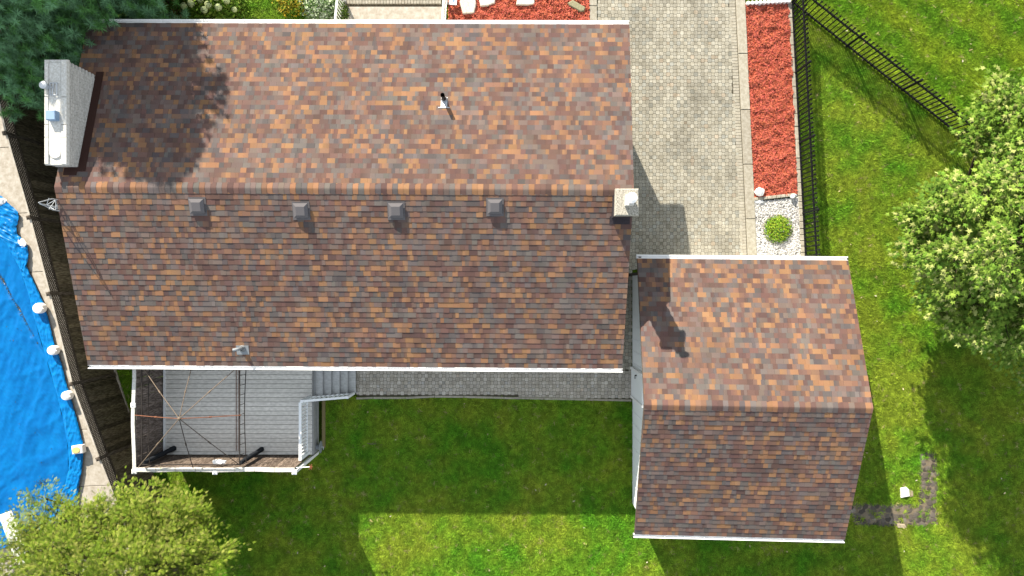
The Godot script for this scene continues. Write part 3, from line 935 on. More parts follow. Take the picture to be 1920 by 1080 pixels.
func build_beds() -> void:
	mulch_bed("mulch_bed", poly_px([[1396.5, 10], [1477, 8], [1486, 180], [1493, 364], [1413, 373], [1405, 200]]), "long bed of red wood mulch between the driveway kerb and the metal fence", 15000, 0.075)
	mulch_bed("mulch_bed", poly_px([[841, -60], [1104, -60], [1105, 75], [841, 75]]), "front bed of red mulch with flat white stones above the roof edge", 16000, 0.075)
	# white gravel
	var gp := poly_px([[1413, 379], [1496, 370], [1501, 500], [1418, 500]])
	var bed := MB.new()
	bed.prism(gp, 0.0, 0.035)
	var root := thing("gravel_bed", "bed of white gravel with a round green plant beside the garage gutter", "gravel bed")
	obj("gravel_base", bed.done(), M.gravel_bed, root)
	var stones := []
	for i in 3: stones.append(rock(100 + i, Vector3.ONE, 0.28, 4))
	for i in 3:
		var tfs := []; var cols := []
		for p in scatter_in(gp, 2400):
			var s := rf(0.025, 0.055)
			tfs.append(Transform3D(rand_basis(Vector3(s * rf(0.9, 1.6), s * 0.8, s), 0.5), Vector3(p.x, 0.03 + rf(0, 0.018), p.y)))
			var k := rf(0.30, 0.60) if rng.randf() < 0.84 else rf(0.10, 0.25)
			cols.append(Color(k, k * 0.985, k * 0.96))
		many("gravel", stones[i], M.gravel, tfs, cols, root)
	# low brick row between mulch and gravel
	var br := thing("bed_divider", "row of small grey edging bricks between the red mulch and white gravel", "edging")
	for i in 9:
		var x := 1412.0 + i * 8.4
		var y := 371.5 - i * 0.95
		slab(br, "brick", [[x, y], [x + 7.6, y - 0.9], [x + 7.8, y + 4.6], [x + 0.2, y + 5.5]], 0, 0.13 + rf(-0.008, 0.008), M.concrete_vc)
	var wr := tag(obj("rock", rock(5, Vector3(0.30, 0.24, 0.29), 0.2, 7), M.plastic_white, null, Transform3D(Basis.IDENTITY, P(1422.5, 360.5, 0.06))), "round white rock in the corner of the red mulch bed by the brick row", "rock")
	var wr2 := obj("rock", rock(8, Vector3(0.22, 0.16, 0.13), 0.3, 6), M.plastic_white, null, Transform3D(Basis(Vector3.UP, 0.4), P(1486, 368, 0.08)))
	tag(wr2, "white angular stone at the fence end of the grey brick row", "rock")
	var wr3 := obj("rock", rock(9, Vector3(0.34, 0.09, 0.13), 0.3, 6), M.plastic_white, null, Transform3D(Basis(Vector3.UP, -0.1), P(1423, 378, 0.04)))
	tag(wr3, "long flat white stone lying on gravel at the kerb end of the bricks", "rock")
	# white scalloped logs
	var sc := thing("scalloped_edging", "white scalloped log edging at the top end of the long mulch bed", "edging")
	for i in 11:
		var q := MB.new()
		q.lathe(Transform3D.IDENTITY, [Vector2(0.066, 0), Vector2(0.066, 0.17), Vector2(0.05, 0.2), Vector2(0, 0.21)], 12)
		obj("log", q.done(), M.white, sc, Transform3D(Basis.IDENTITY, P(1400.0 + i * 7.6, 9.5 - i * 0.4, 0)))
	# ring of stones and the plant
	var c := P(1457, 430, 0.03)
	var ring := thing("stone_ring", "ring of small grey stones round the green plant in white gravel", "stone ring", c)
	for i in 22:
		var a := TAU * i / 22.0 + rf(-0.05, 0.05)
		var q: ArrayMesh = rock(30 + i % 6, Vector3(0.11, 0.08, 0.075), 0.25, 5)
		var o := obj("stone", q, M.concrete, ring, Transform3D(Basis(Vector3.UP, -a + PI / 2), Vector3(cos(a) * 0.475, 0, sin(a) * 0.475)))
	var plant := thing("round_plant", "round bright green leafy plant inside the stone ring", "plant", c)
	bush(plant, Vector3(0.47, 0.24, 0.47), 2300, 0.055, [Color(0.16, 0.27, 0.02), Color(0.10, 0.21, 0.015), Color(0.24, 0.30, 0.03)], 0.12)

	# flat stones and sign in the front mulch bed
	var flats := [[[863, -16], [890, -14], [893, 8], [889, 25], [868, 26], [862, 6]], [[894, -20], [930, -18], [928, 6], [914, 11], [901, 12]], [[972, -20], [1003, -18], [1002, 8], [990, 10], [968, 9]], [[1064, 6], [1074, 0], [1098, 14], [1095, 21], [1088, 22], [1068, 11]]]
	var lab := ["large pale flat stone reaching down into the front mulch near the sign", "second white flat stone from the sign in the front mulch", "white flat stone alone in the middle of the front mulch", "grey green elongated stone lying by the corner of the front mulch bed"]
	for i in 4:
		var q := MB.new()
		var f: float = [0.60, 0.66, 0.68, 0.27][i]
		q.col = Color(f, f * 0.965, f * 0.88) if i < 3 else Color(0.27, 0.26, 0.18)
		q.prism(poly_px(flats[i], 0.12), 0.03, 0.15, 0.025)
		tag(obj("flat_stone", q.done(), M.stone), lab[i], "stone", "flat stones in the front mulch bed")
	var sg := thing("garden_sign", "small white garden sign with a grey mark beside the porch handrail", "sign", P(850, 2, 0.1))
	sg.rotation = Vector3(0.15, -0.08, 0)
	obj("sign_board", boxmesh(Vector3(0.26, 0.015, 0.30), 0.004), M.white, sg, Transform3D(Basis.IDENTITY, Vector3(0, 0.12, 0)))
	var mk := MB.new()
	mk.prism(PackedVector2Array([Vector2(-0.06, -0.03), Vector2(0.02, -0.08), Vector2(0.07, 0.0), Vector2(0.0, 0.09), Vector2(-0.02, 0.02)]), 0.127, 0.131)
	obj("emblem", mk.done(), M.cover_blue, sg)
	var spike := MB.new()
	spike.rod(Vector3(0, -0.1, 0.05), Vector3(0, 0.115, 0.05), 0.008, 6)
	obj("stake", spike.done(), M.black, sg)

# ------------------------------------------------------------------ plants
func leaf_mesh(kind: String) -> ArrayMesh:
	var q := MB.new()
	if kind == "maple":
		var r := [1.0, 0.42, 0.82, 0.36, 0.55, 0.22, 0.55, 0.36, 0.82, 0.42]
		var ang := [0.0, 0.42, 0.88, 1.30, 1.95, PI, TAU - 1.95, TAU - 1.30, TAU - 0.88, TAU - 0.42]
		var c := Vector3(0, 0.05, -0.15)
		for i in 10:
			var j := (i + 1) % 10
			var a := Vector3(sin(ang[i]) * r[i], -0.12 * r[i] * absf(sin(ang[i])), -cos(ang[i]) * r[i]) * 0.55
			var b := Vector3(sin(ang[j]) * r[j], -0.12 * r[j] * absf(sin(ang[j])), -cos(ang[j]) * r[j]) * 0.55
			q.tri(c, b, a)
	elif kind == "pinnate":
		for i in 11:
			var s := -1.0 if i % 2 else 1.0
			var z := -0.08 - floorf(i / 2.0) * 0.17
			var dir := Vector3(s * 0.85, rf(-0.15, 0.1), -0.5).normalized()
			if i == 10: dir = Vector3(0, -0.1, -1)
			var side := dir.cross(Vector3.UP).normalized() * 0.075
			var o := Vector3(0, 0.06 - z * z * 0.12, z)
			var l := 0.42 if i < 8 else 0.34
			q.quad(o, o + dir * l * 0.5 - side, o + dir * l + Vector3(0, -0.04, 0), o + dir * l * 0.5 + side)
	else:
		q.quad(Vector3(0, 0, 0), Vector3(0.26, 0.06, -0.45), Vector3(0, -0.05, -1.0), Vector3(-0.26, 0.06, -0.45))
	return q.done()

func bush(root: Node3D, r: Vector3, count: int, leaf: float, cols: Array, jitter := 0.15) -> void:
	var q := MB.new()
	for i in 7:
		var a := TAU * i / 7.0
		q.tube([Vector3.ZERO, Vector3(cos(a) * r.x * 0.4, r.y * 0.5, sin(a) * r.z * 0.4), Vector3(cos(a) * r.x * 0.7, r.y * 0.75, sin(a) * r.z * 0.7)], [0.012, 0.008, 0.004], 5)
	obj("stem", q.done(), M.bark, root)
	var tfs := []; var cc := []
	for i in count:
		var d := Vector3(rng.randfn(), absf(rng.randfn()) * 0.9, rng.randfn()).normalized()
		var k := rf(0.62, 1.0) * (1.0 + rf(-jitter, jitter))
		var p := Vector3(d.x * r.x * k, d.y * r.y * k + 0.02, d.z * r.z * k)
		var out := (d + Vector3(rf(-0.7, 0.7), rf(0.0, 0.8), rf(-0.7, 0.7))).normalized()
		var b := Basis.looking_at(Vector3(rf(-1, 1), rf(-0.3, 0.3), rf(-1, 1)).normalized(), out)
		tfs.append(Transform3D(b.scaled(Vector3.ONE * leaf * rf(0.7, 1.3)), p))
		var c: Color = cols[rng.randi_range(0, cols.size() - 1)]
		cc.append(c * rf(0.75, 1.2))
	many("leaves", leaf_mesh("plain"), M.leaf_shrub, tfs, cc, root)

func leafy_tree(root: Node3D, base: Vector3, trunk_r: float, fork_h: float, lobes: Array, per_area: float, leaves_per: int, leaf: float, mesh: ArrayMesh, m: Material, cols: Array, crad: float, upright: float) -> void:
	var wood := MB.new()
	var fork := Vector3(0, fork_h, 0)
	wood.tube([Vector3(0, -0.05, 0), Vector3(0, fork_h * 0.15, 0), Vector3(0.03, fork_h * 0.6, 0.02), fork], [trunk_r * 1.5, trunk_r * 1.05, trunk_r * 0.9, trunk_r * 0.75], 12)
	var limbs := MB.new()
	var tfs := []; var cc := []
	for lb in lobes:
		var c: Vector3 = lb[0] - base
		var r: float = lb[1]
		var mid := fork.lerp(c, 0.5) + Vector3(rf(-0.2, 0.2), -0.25, rf(-0.2, 0.2))
		limbs.tube([fork - Vector3(0, 0.3, 0), mid, c], [trunk_r * 0.55, trunk_r * 0.3, trunk_r * 0.16], 7)
		var n := int(per_area * r * r)
		for i in n:
			var d := Vector3(rng.randfn(), rng.randfn() * 0.9 + 0.25, rng.randfn()).normalized()
			var k := rf(0.55, 1.02) if rng.randf() < 0.8 else rf(0.2, 0.6)
			var cp := c + Vector3(d.x * r, d.y * r * 0.78, d.z * r) * k
			var cr := crad * rf(0.65, 1.2)
			if rng.randf() < 0.6:
				limbs.tube([c.lerp(cp, 0.1), c.lerp(cp, 0.6) + Vector3(0, -0.05, 0), cp], [trunk_r * 0.10, trunk_r * 0.06, trunk_r * 0.03], 5, false)
			var tone := rf(0.78, 1.15)
			var bc: Color = cols[rng.randi_range(0, cols.size() - 1)]
			for j in leaves_per:
				var o := Vector3(rng.randfn(), rng.randfn(), rng.randfn()) * cr * 0.5
				o.y = o.y * 0.45 - (o.x * o.x + o.z * o.z) * 0.35 / cr
				if upright > 0.0: o += d * absf(rng.randfn()) * cr * upright
				var up := (d * 0.55 + Vector3(0, 0.9, 0) + Vector3(rf(-0.6, 0.6), rf(-0.35, 0.35), rf(-0.6, 0.6))).normalized()
				var f := (o + d * cr * 0.4 + Vector3(rf(-0.1, 0.1), -0.05, rf(-0.1, 0.1))).normalized()
				if absf(f.dot(up)) > 0.95: f = Vector3(1, 0, 0.2).normalized()
				var b := Basis.looking_at(f, up)
				tfs.append(Transform3D(b.scaled(Vector3.ONE * leaf * rf(0.7, 1.25)), cp + o))
				if rng.randf() < 0.22: bc = cols[rng.randi_range(0, cols.size() - 1)]
				var kk := tone * rf(0.82, 1.18)
				cc.append(Color(bc.r * kk, bc.g * kk, bc.b * kk))
	var tk := obj("trunk", wood.done(), M.bark, root)
	obj("limbs", limbs.done(), M.bark, root)
	many("crown", mesh, m, tfs, cc, root)

func build_trees() -> void:
	# maple at the right
	var base := P(1905, 455, 0.0)
	base.x = 13.6; base.z = -1.3
	var t := thing("maple_tree", "broad light green maple standing on the lawn right of the garage", "tree", base)
	var lb := []
	for l in [[1772, 400, 4.3, 1.15], [1745, 470, 3.4, 0.85], [1800, 480, 4.6, 1.2], [1855, 385, 5.0, 1.2], [1893, 200, 4.2, 1.0], [1840, 258, 3.4, 0.75], [1940, 240, 4.8, 1.2], [1900, 450, 5.6, 1.4], [1820, 565, 3.8, 1.15], [1880, 590, 4.0, 1.1], [1765, 545, 2.8, 0.75], [1990, 350, 5.6, 1.6], [1990, 500, 5.0, 1.6], [1960, 590, 3.8, 1.2], [2000, 170, 4.0, 1.4], [1730, 420, 3.2, 0.6], [1796, 395, 2.5, 1.1], [1770, 470, 2.2, 0.9], [1830, 430, 2.0, 1.0], [1835, 590, 2.3, 0.9], [1900, 615, 2.4, 1.1], [1960, 640, 2.6, 1.2], [1800, 500, 2.2, 1.0], [1880, 520, 2.4, 1.2]]:
		lb.append([P(l[0], l[1], l[2]), l[3]])
	leafy_tree(t, base, 0.17, 1.7, lb, 17.0, 60, 0.205, leaf_mesh("maple"), M.leaf_maple, [Color(0.125, 0.215, 0.028), Color(0.075, 0.15, 0.018), Color(0.27, 0.31, 0.095), Color(0.14, 0.225, 0.030), Color(0.10, 0.19, 0.022), Color(0.17, 0.25, 0.04)], 0.36, 0.0)
	# feathery tree at the bottom left
	base = Vector3(-11.0, 0, 8.3)
	t = thing("feathery_tree", "yellow green feathery leaved tree in the bottom left corner beside the blue pool cover", "tree", base)
	lb = []
	for l in [[40, 1045, 3.4, 1.0], [110, 1015, 3.4, 0.9], [190, 1000, 3.8, 1.05], [265, 985, 3.8, 1.0], [325, 1005, 3.6, 1.0], [375, 1060, 3.4, 0.95], [150, 1080, 4.4, 1.4], [290, 1075, 4.4, 1.3], [215, 1110, 4.8, 1.5], [60, 1110, 4.0, 1.3], [355, 975, 2.8, 0.6], [225, 955, 3.2, 0.55], [290, 940, 3.0, 0.45], [170, 970, 3.0, 0.5]]:
		lb.append([P(l[0], l[1], l[2]), l[3]])
	for l in [[85, 935, 3.2, 0.32], [105, 965, 3.1, 0.42], [60, 965, 3.0, 0.30], [130, 985, 3.0, 0.4], [45, 1000, 2.9, 0.35]]:
		lb.append([P(l[0], l[1], l[2]), l[3]])
	leafy_tree(t, base, 0.14, 1.5, lb, 58.0, 48, 0.088, leaf_mesh("pinnate"), M.leaf_ash, [Color(0.115, 0.175, 0.016), Color(0.080, 0.135, 0.011), Color(0.16, 0.21, 0.025), Color(0.20, 0.22, 0.050)], 0.23, 0.75)
	var puff := puff_mesh()
	build_pine(Vector3(-12.4, 0, -9.6), "tall blue green pine north of the house whose shadow falls across the roof", [[1.2, 2.3], [3.0, 2.5], [4.2, 2.15], [5.9, 2.25], [7.0, 1.5], [7.8, 0.3]], puff, 14.0)
	build_pine(Vector3(-14.3, 0, -7.9), "low spreading dark green pine in the top left corner overhanging the white chimney", [[1.0, 2.3], [2.4, 2.85], [3.4, 2.5], [4.4, 1.5], [5.1, 0.2]], puff, 14.0)

func puff_mesh() -> ArrayMesh:
	var puff := MB.new()
	for i in 64:
		var d := Vector3(rng.randfn(), rng.randfn() + 0.5, rng.randfn()).normalized()
		var o := Vector3(0, rf(-0.25, 0.2), 0)
		var s := d.cross(Vector3(rf(-1, 1), rf(-1, 1), rf(-1, 1))).normalized() * 0.034
		puff.col = g(1.0) * rf(0.7, 1.3)
		puff.tri(o - s, o + s, o + d * rf(0.7, 1.0))
	return puff.done()

func build_pine(base: Vector3, label: String, prof: Array, puff: ArrayMesh, dens: float) -> void:
	var t := thing("pine_tree", label, "tree", base)
	var top: float = prof[-1][0]
	var wood := MB.new()
	wood.tube([Vector3(0, -0.1, 0), Vector3(0.04, top * 0.35, 0.03), Vector3(0, top * 0.7, 0), Vector3(0, top - 0.1, 0)], [0.22, 0.17, 0.08, 0.02], 10)
	var br := MB.new()
	var tfs := []; var cc := []
	var h: float = prof[0][0]
	while h < top:
		var reach := maxf(interp(prof, h), 0.2)
		var nb := 9 if reach > 1.2 else 6
		var a0 := rf(0, TAU)
		for i in nb:
			var a := a0 + TAU * i / nb + rf(-0.18, 0.18)
			var l := reach * rf(0.76, 1.12)
			var d := Vector3(cos(a), 0, sin(a))
			var tip := Vector3(0, h, 0) + d * l + Vector3(0, 0.10 * l - 0.04 * l * l, 0)
			br.tube([Vector3(0, h - 0.1, 0), Vector3(0, h, 0) + d * l * 0.5 + Vector3(0, -0.05, 0), tip], [0.035, 0.022, 0.007], 5, false)
			var m := int(4 + l * dens)
			for j in m:
				var f := sqrt(rf(0.03, 1.0))
				var p := Vector3(0, h, 0).lerp(tip, f)
				var w := 0.42 * l * (1.15 - f) * 0.55 + 0.12
				p += d.cross(Vector3.UP) * rng.randfn() * w + Vector3(0, rf(-0.12, 0.2), 0)
				var s := rf(0.17, 0.27)
				var ax := (d * 0.7 + Vector3(rf(-0.5, 0.5), 0.9, rf(-0.5, 0.5))).normalized()
				var sd := ax.cross(Vector3(0.3, 0.1, 0.9)).normalized()
				tfs.append(Transform3D(Basis(sd, ax, sd.cross(ax)).scaled(Vector3.ONE * s), p))
				var k := rf(0.6, 1.4)
				cc.append(Color(0.155 * k, 0.320 * k, 0.165 * k) if rng.randf() < 0.6 else Color(0.12 * k, 0.30 * k, 0.085 * k))
		h += 0.34
	obj("trunk", wood.done(), M.bark, t)
	obj("branches", br.done(), M.bark, t)
	many("crown", puff, M.needles, tfs, cc, t)

func build_front() -> void:
	# porch slab, soldier course and front path
	var q := MB.new()
	q.prism(poly_px([[640, 13], [829, 13], [829, 80], [640, 80]], 0.3), 0.0, 0.32, 0.01)
	tag(struct("porch_floor", q.done(), M.pool_concrete), "smooth beige concrete porch slab at the front of the house")
	var pf := pave("front_path", [poly_px([[640, -70], [829, -70], [829, 4], [640, 4]], 0.0)], Color(0.30, 0.285, 0.24), 0.12, [], 0.0, Vector2(0.05, 0.02), 60)
	tag(pf, "octagonal paver path leading to the front porch")
	var ps := thing("porch_step", "row of upright pavers forming the edge of the front porch", "step")
	for i in 32:
		var x := 648.0 + i * 5.65
		slab(ps, "paver", [[x, 6.0], [x + 5.2, 6.0], [x + 5.2, 12.6], [x, 12.6]], 0.0, 0.24 + rf(-0.003, 0.003), M.concrete_vc, 0.006)
	for s in 2:
		var a := P(634, -20, 1.1) if s == 0 else P(833, -20, 1.1)
		var b := P(626, 60, 1.1) if s == 0 else P(828, 60, 1.1)
		var lab := "left white porch handrail beside the variegated shrub" if s == 0 else "right white porch handrail beside the front mulch bed"
		var r := thing("porch_handrail", lab, "railing", Vector3.ZERO, "porch handrails")
		var w := MB.new()
		w.beam(a, b, 0.06, 0.05)
		obj("top_rail", w.done(), M.white, r)
		w = MB.new()
		w.beam(a - Vector3(0, 0.75, 0), b - Vector3(0, 0.75, 0), 0.04, 0.04)
		obj("bottom_rail", w.done(), M.white, r)
		for i in 12:
			var p := a.lerp(b, (i + 0.5) / 12.0)
			w = MB.new()
			w.beam(p - Vector3(0, 0.74, 0), p - Vector3(0, 0.02, 0), 0.02, 0.02, Vector3.RIGHT)
			obj("baluster", w.done(), M.white, r)
		for e in [a, b]:
			w = MB.new()
			w.beam(Vector3(e.x, 0.0, e.z), e, 0.07, 0.07, Vector3.RIGHT)
			obj("post", w.done(), M.white, r)
	# hydrangea
	var hy := thing("hydrangea", "hydrangea bush with pale green flower heads beside the front gutter", "shrub", P(408, 8, 0.0))
	bush(hy, Vector3(1.05, 0.85, 0.75), 2600, 0.12, [Color(0.10, 0.19, 0.02), Color(0.06, 0.13, 0.012), Color(0.16, 0.24, 0.03)])
	var petal := MB.new()
	petal.quad(Vector3(-0.5, 0, -0.5), Vector3(-0.5, 0, 0.5), Vector3(0.5, 0.1, 0.5), Vector3(0.5, 0, -0.5))
	var pm := petal.done()
	for p in [[-0.75, -0.1], [-0.55, 0.28], [-0.3, -0.2], [-0.25, 0.15], [0.02, 0.34], [0.08, -0.12], [0.3, 0.12], [0.5, -0.2], [0.62, 0.2], [0.36, 0.42], [0.8, 0.42], [-0.5, -0.45], [0.2, -0.5], [0.72, -0.52], [-0.85, 0.3], [-0.1, 0.5]]:
		var tfs := []; var cc := []
		var r := rf(0.085, 0.125)
		for i in 130:
			var d := Vector3(rng.randfn(), rng.randfn() * 0.9 + 0.3, rng.randfn()).normalized()
			var x := d.cross(Vector3(rf(-1, 1), 0.2, rf(-1, 1))).normalized()
			tfs.append(Transform3D(Basis(x, d, x.cross(d)).scaled(Vector3.ONE * 0.042), d * r * rf(0.9, 1.05)))
			var k := rf(0.8, 1.1)
			cc.append(Color(0.46 * k, 0.52 * k, 0.26 * k))
		var o := many("flower_head", pm, M.petal, tfs, cc, hy)
		o.position = Vector3(p[0], 0.80 - 0.25 * (p[0] * p[0] + p[1] * p[1]) + rf(-0.05, 0.1), p[1])
	var dk := thing("dark_shrub", "dark green shrub under the pine beside the hydrangea", "shrub", P(318, 4, 0))
	bush(dk, Vector3(0.8, 0.8, 0.7), 2200, 0.11, [Color(0.03, 0.075, 0.012), Color(0.05, 0.10, 0.015), Color(0.08, 0.06, 0.02)])
	var ye := thing("yellow_shrub", "yellow flowering shrub between hydrangea and variegated shrub", "shrub", P(556, 2, 0))
	bush(ye, Vector3(0.7, 0.7, 0.6), 1700, 0.09, [Color(0.36, 0.26, 0.015), Color(0.12, 0.20, 0.02), Color(0.09, 0.16, 0.015), Color(0.30, 0.25, 0.03)], 0.3)
	var va := thing("variegated_shrub", "grey green variegated shrub beside the left porch handrail", "shrub", P(604, 17, 0))
	bush(va, Vector3(0.62, 0.75, 0.55), 1900, 0.10, [Color(0.34, 0.40, 0.28), Color(0.10, 0.18, 0.05), Color(0.24, 0.31, 0.18)], 0.2)
	var we := thing("porch_weeds", "dark low weeds at the left corner of the porch slab", "plant", P(643, 26, 0.3))
	bush(we, Vector3(0.20, 0.25, 0.35), 420, 0.07, [Color(0.05, 0.09, 0.015), Color(0.08, 0.12, 0.02)], 0.3)

# ------------------------------------------------------------------ deck, gazebo and what hangs on them
func build_deck() -> void:
	var t := thing("deck", "grey board deck with weathered privacy walls, white railing and steps behind the house", "deck")
	var x0 := -11.22; var x1 := -6.44; var z0 := 1.78; var z1 := 5.36; var h := 0.9
	var frame := MB.new()
	frame.boxa(Vector3((x0 + x1) / 2, h / 2 - 0.02, (z0 + z1) / 2), Vector3(x1 - x0 - 0.1, h - 0.04, z1 - z0 - 0.1))
	obj("deck_frame", frame.done(), M.trim_dark, t)
	var z := z0
	var pitch := 0.1455
	while z < z1 - 0.02:
		var w := minf(pitch - 0.011, z1 - z)
		var q := MB.new()
		var f := rf(0.90, 1.06)
		q.col = Color(0.68 * f, 0.67 * f, 0.64 * f)
		q.block(Transform3D(Basis.IDENTITY, Vector3((x0 + x1) / 2 + rf(-0.004, 0.004), h - 0.015 + rf(-0.0015, 0.0015), z + w / 2)), Vector3(x1 - x0, 0.03, w), 0.003)
		obj("deck_board", q.done(), M.deck, t)
		z += pitch
	var q2 := MB.new()
	q2.col = Color(0.28, 0.285, 0.29)
	q2.boxa(Vector3(x1 + 0.03, h - 0.12, (z0 + z1) / 2), Vector3(0.045, 0.235, z1 - z0))
	q2.boxa(Vector3(x1 + 0.03, 0.40, (3.55 + z1) / 2), Vector3(0.035, 0.26, z1 - 3.55))
	obj("fascia", q2.done(), M.deck, t)
	q2 = MB.new()
	q2.boxa(Vector3(x1 + 0.16, 0.07, 4.45), Vector3(0.09, 0.14, 1.75))
	obj("ground_timber", q2.done(), M.timber, t)
	# white strip at the foot of the west wall
	q2 = MB.new()
	q2.boxa(Vector3(x0 + 0.05, h + 0.03, 3.6), Vector3(0.05, 0.055, 3.4))
	obj("base_strip", q2.done(), M.rail_white, t)
	# privacy walls of upright weathered boards
	var top := 2.47
	var n := 0
	z = z0 + 0.1
	while z < z1:
		var f := rf(0.6, 1.15)
		var q := MB.new()
		q.col = Color(0.33 * f, 0.285 * f, 0.265 * f)
		q.box(Transform3D(Basis(Vector3.RIGHT, rf(-0.006, 0.006)), Vector3(x0 - 0.02 + rf(-0.006, 0.006), (h - 0.5 + top) / 2, z + 0.066)), Vector3(0.022, top - h + 0.5, 0.132))
		obj("wall_board", q.done(), M.old_wood, t)
		z += 0.138
	var x := x0
	while x < -6.58:
		var f := rf(0.7, 1.2)
		var q := MB.new()
		q.col = Color(0.24 * f, 0.195 * f, 0.165 * f)
		q.box(Transform3D(Basis(Vector3.FORWARD, rf(-0.006, 0.006)), Vector3(x + 0.062, (h - 0.5 + top) / 2, z1 + 0.03 + rf(-0.006, 0.006))), Vector3(0.126, top - h + 0.5, 0.022))
		obj("wall_board", q.done(), M.old_wood, t)
		x += 0.131
	q2 = MB.new()
	var cap := []
	for i in 9:
		var s := i / 8.0
		cap.append(Vector3(x0 - 0.075 + 0.022 * sin(s * 8.0), top + 0.02, lerpf(z0, z1 + 0.05, s)))
	for i in 8: q2.beam(cap[i], cap[i + 1] + (cap[i + 1] - cap[i]) * 0.02, 0.10, 0.035)
	obj("cap_rail", q2.done(), M.cap_white, t)
	q2 = MB.new()
	for i in 8:
		var a := Vector3(lerpf(x0, -6.50, i / 8.0), top + 0.024, z1 + 0.06 + 0.012 * sin(i * 1.9))
		var b := Vector3(lerpf(x0, -6.50, (i + 1) / 8.0) + 0.01, top + 0.024, z1 + 0.06 + 0.012 * sin((i + 1) * 1.9))
		q2.beam(a, b, 0.12, 0.035)
	obj("cap_rail", q2.done(), M.cap_white, t)
	for p in [[x0 - 0.09, 3.5], [x0 - 0.06, z1 + 0.12], [-8.87, z1 + 0.14], [-6.50, z1 + 0.14]]:
		var q := MB.new()
		q.boxa(Vector3(p[0], 1.22, p[1]), Vector3(0.09, 2.5, 0.09))
		q.lathe(Transform3D(Basis(Vector3.UP, PI / 4), Vector3(p[0], 2.47, p[1])), [Vector2(0.10, 0), Vector2(0.10, 0.03), Vector2(0, 0.07)], 4)
		obj("wall_post", q.done(), M.white, t)
	# east railing
	rail(t, Vector3(-6.56, h, 3.58), Vector3(-6.56, h, 5.30), 0.82, 0.06, 15)
	# steps
	for i in 5:
		var y := h - 0.15 * (i + 1)
		var q := MB.new()
		var f := rf(0.95, 1.05)
		q.col = Color(0.52 * f, 0.535 * f, 0.54 * f)
		q.block(Transform3D(Basis.IDENTITY, Vector3(x1 + 0.06 + 0.235 * (i + 0.5), y - 0.015, 2.66)), Vector3(0.245, 0.03, 1.66), 0.004)
		obj("stair_tread", q.done(), M.deck, t)
		q = MB.new()
		q.col = Color(0.34, 0.35, 0.365)
		q.boxa(Vector3(x1 + 0.06 + 0.235 * i + 0.01, y + 0.06, 2.66), Vector3(0.018, 0.12, 1.62))
		obj("stair_riser", q.done(), M.deck, t)
	for zz in [1.85, 3.47]:
		var q := MB.new()
		q.col = Color(0.26, 0.27, 0.28)
		q.beam(Vector3(x1 + 0.05, h - 0.20, zz), Vector3(x1 + 1.25, 0.02, zz), 0.04, 0.2)
		obj("stringer", q.done(), M.deck, t)
	rail(t, Vector3(-6.50, h + 0.0, 3.50), Vector3(-5.28, 0.15, 3.50), 0.85, 0.05, 9)
	rail(t, Vector3(-6.50, h + 0.0, 1.95), Vector3(-5.28, 0.15, 1.95), 0.85, 0.05, 9)

func rail(t: Node3D, a: Vector3, b: Vector3, hh: float, w: float, n: int) -> void:
	var r := group_node("railing", t)
	var up := Vector3(0, hh, 0)
	var q := MB.new()
	q.beam(a + up, b + up, w + 0.02, 0.045)
	obj("top_rail", q.done(), M.rail_white, r)
	q = MB.new()
	q.beam(a + Vector3(0, 0.1, 0), b + Vector3(0, 0.1, 0), w * 0.8, 0.04)
	obj("bottom_rail", q.done(), M.rail_white, r)
	for i in n:
		var p := a.lerp(b, (i + 0.7) / (n + 0.4))
		q = MB.new()
		q.boxa(p + Vector3(0, hh / 2 + 0.05, 0), Vector3(0.035, hh - 0.12, 0.035))
		obj("baluster", q.done(), M.rail_white, r)
	for p in [a, b]:
		q = MB.new()
		q.boxa(p + Vector3(0, hh / 2 - 0.02, 0), Vector3(0.085, hh + 0.1, 0.085))
		obj("rail_post", q.done(), M.rail_white, r)

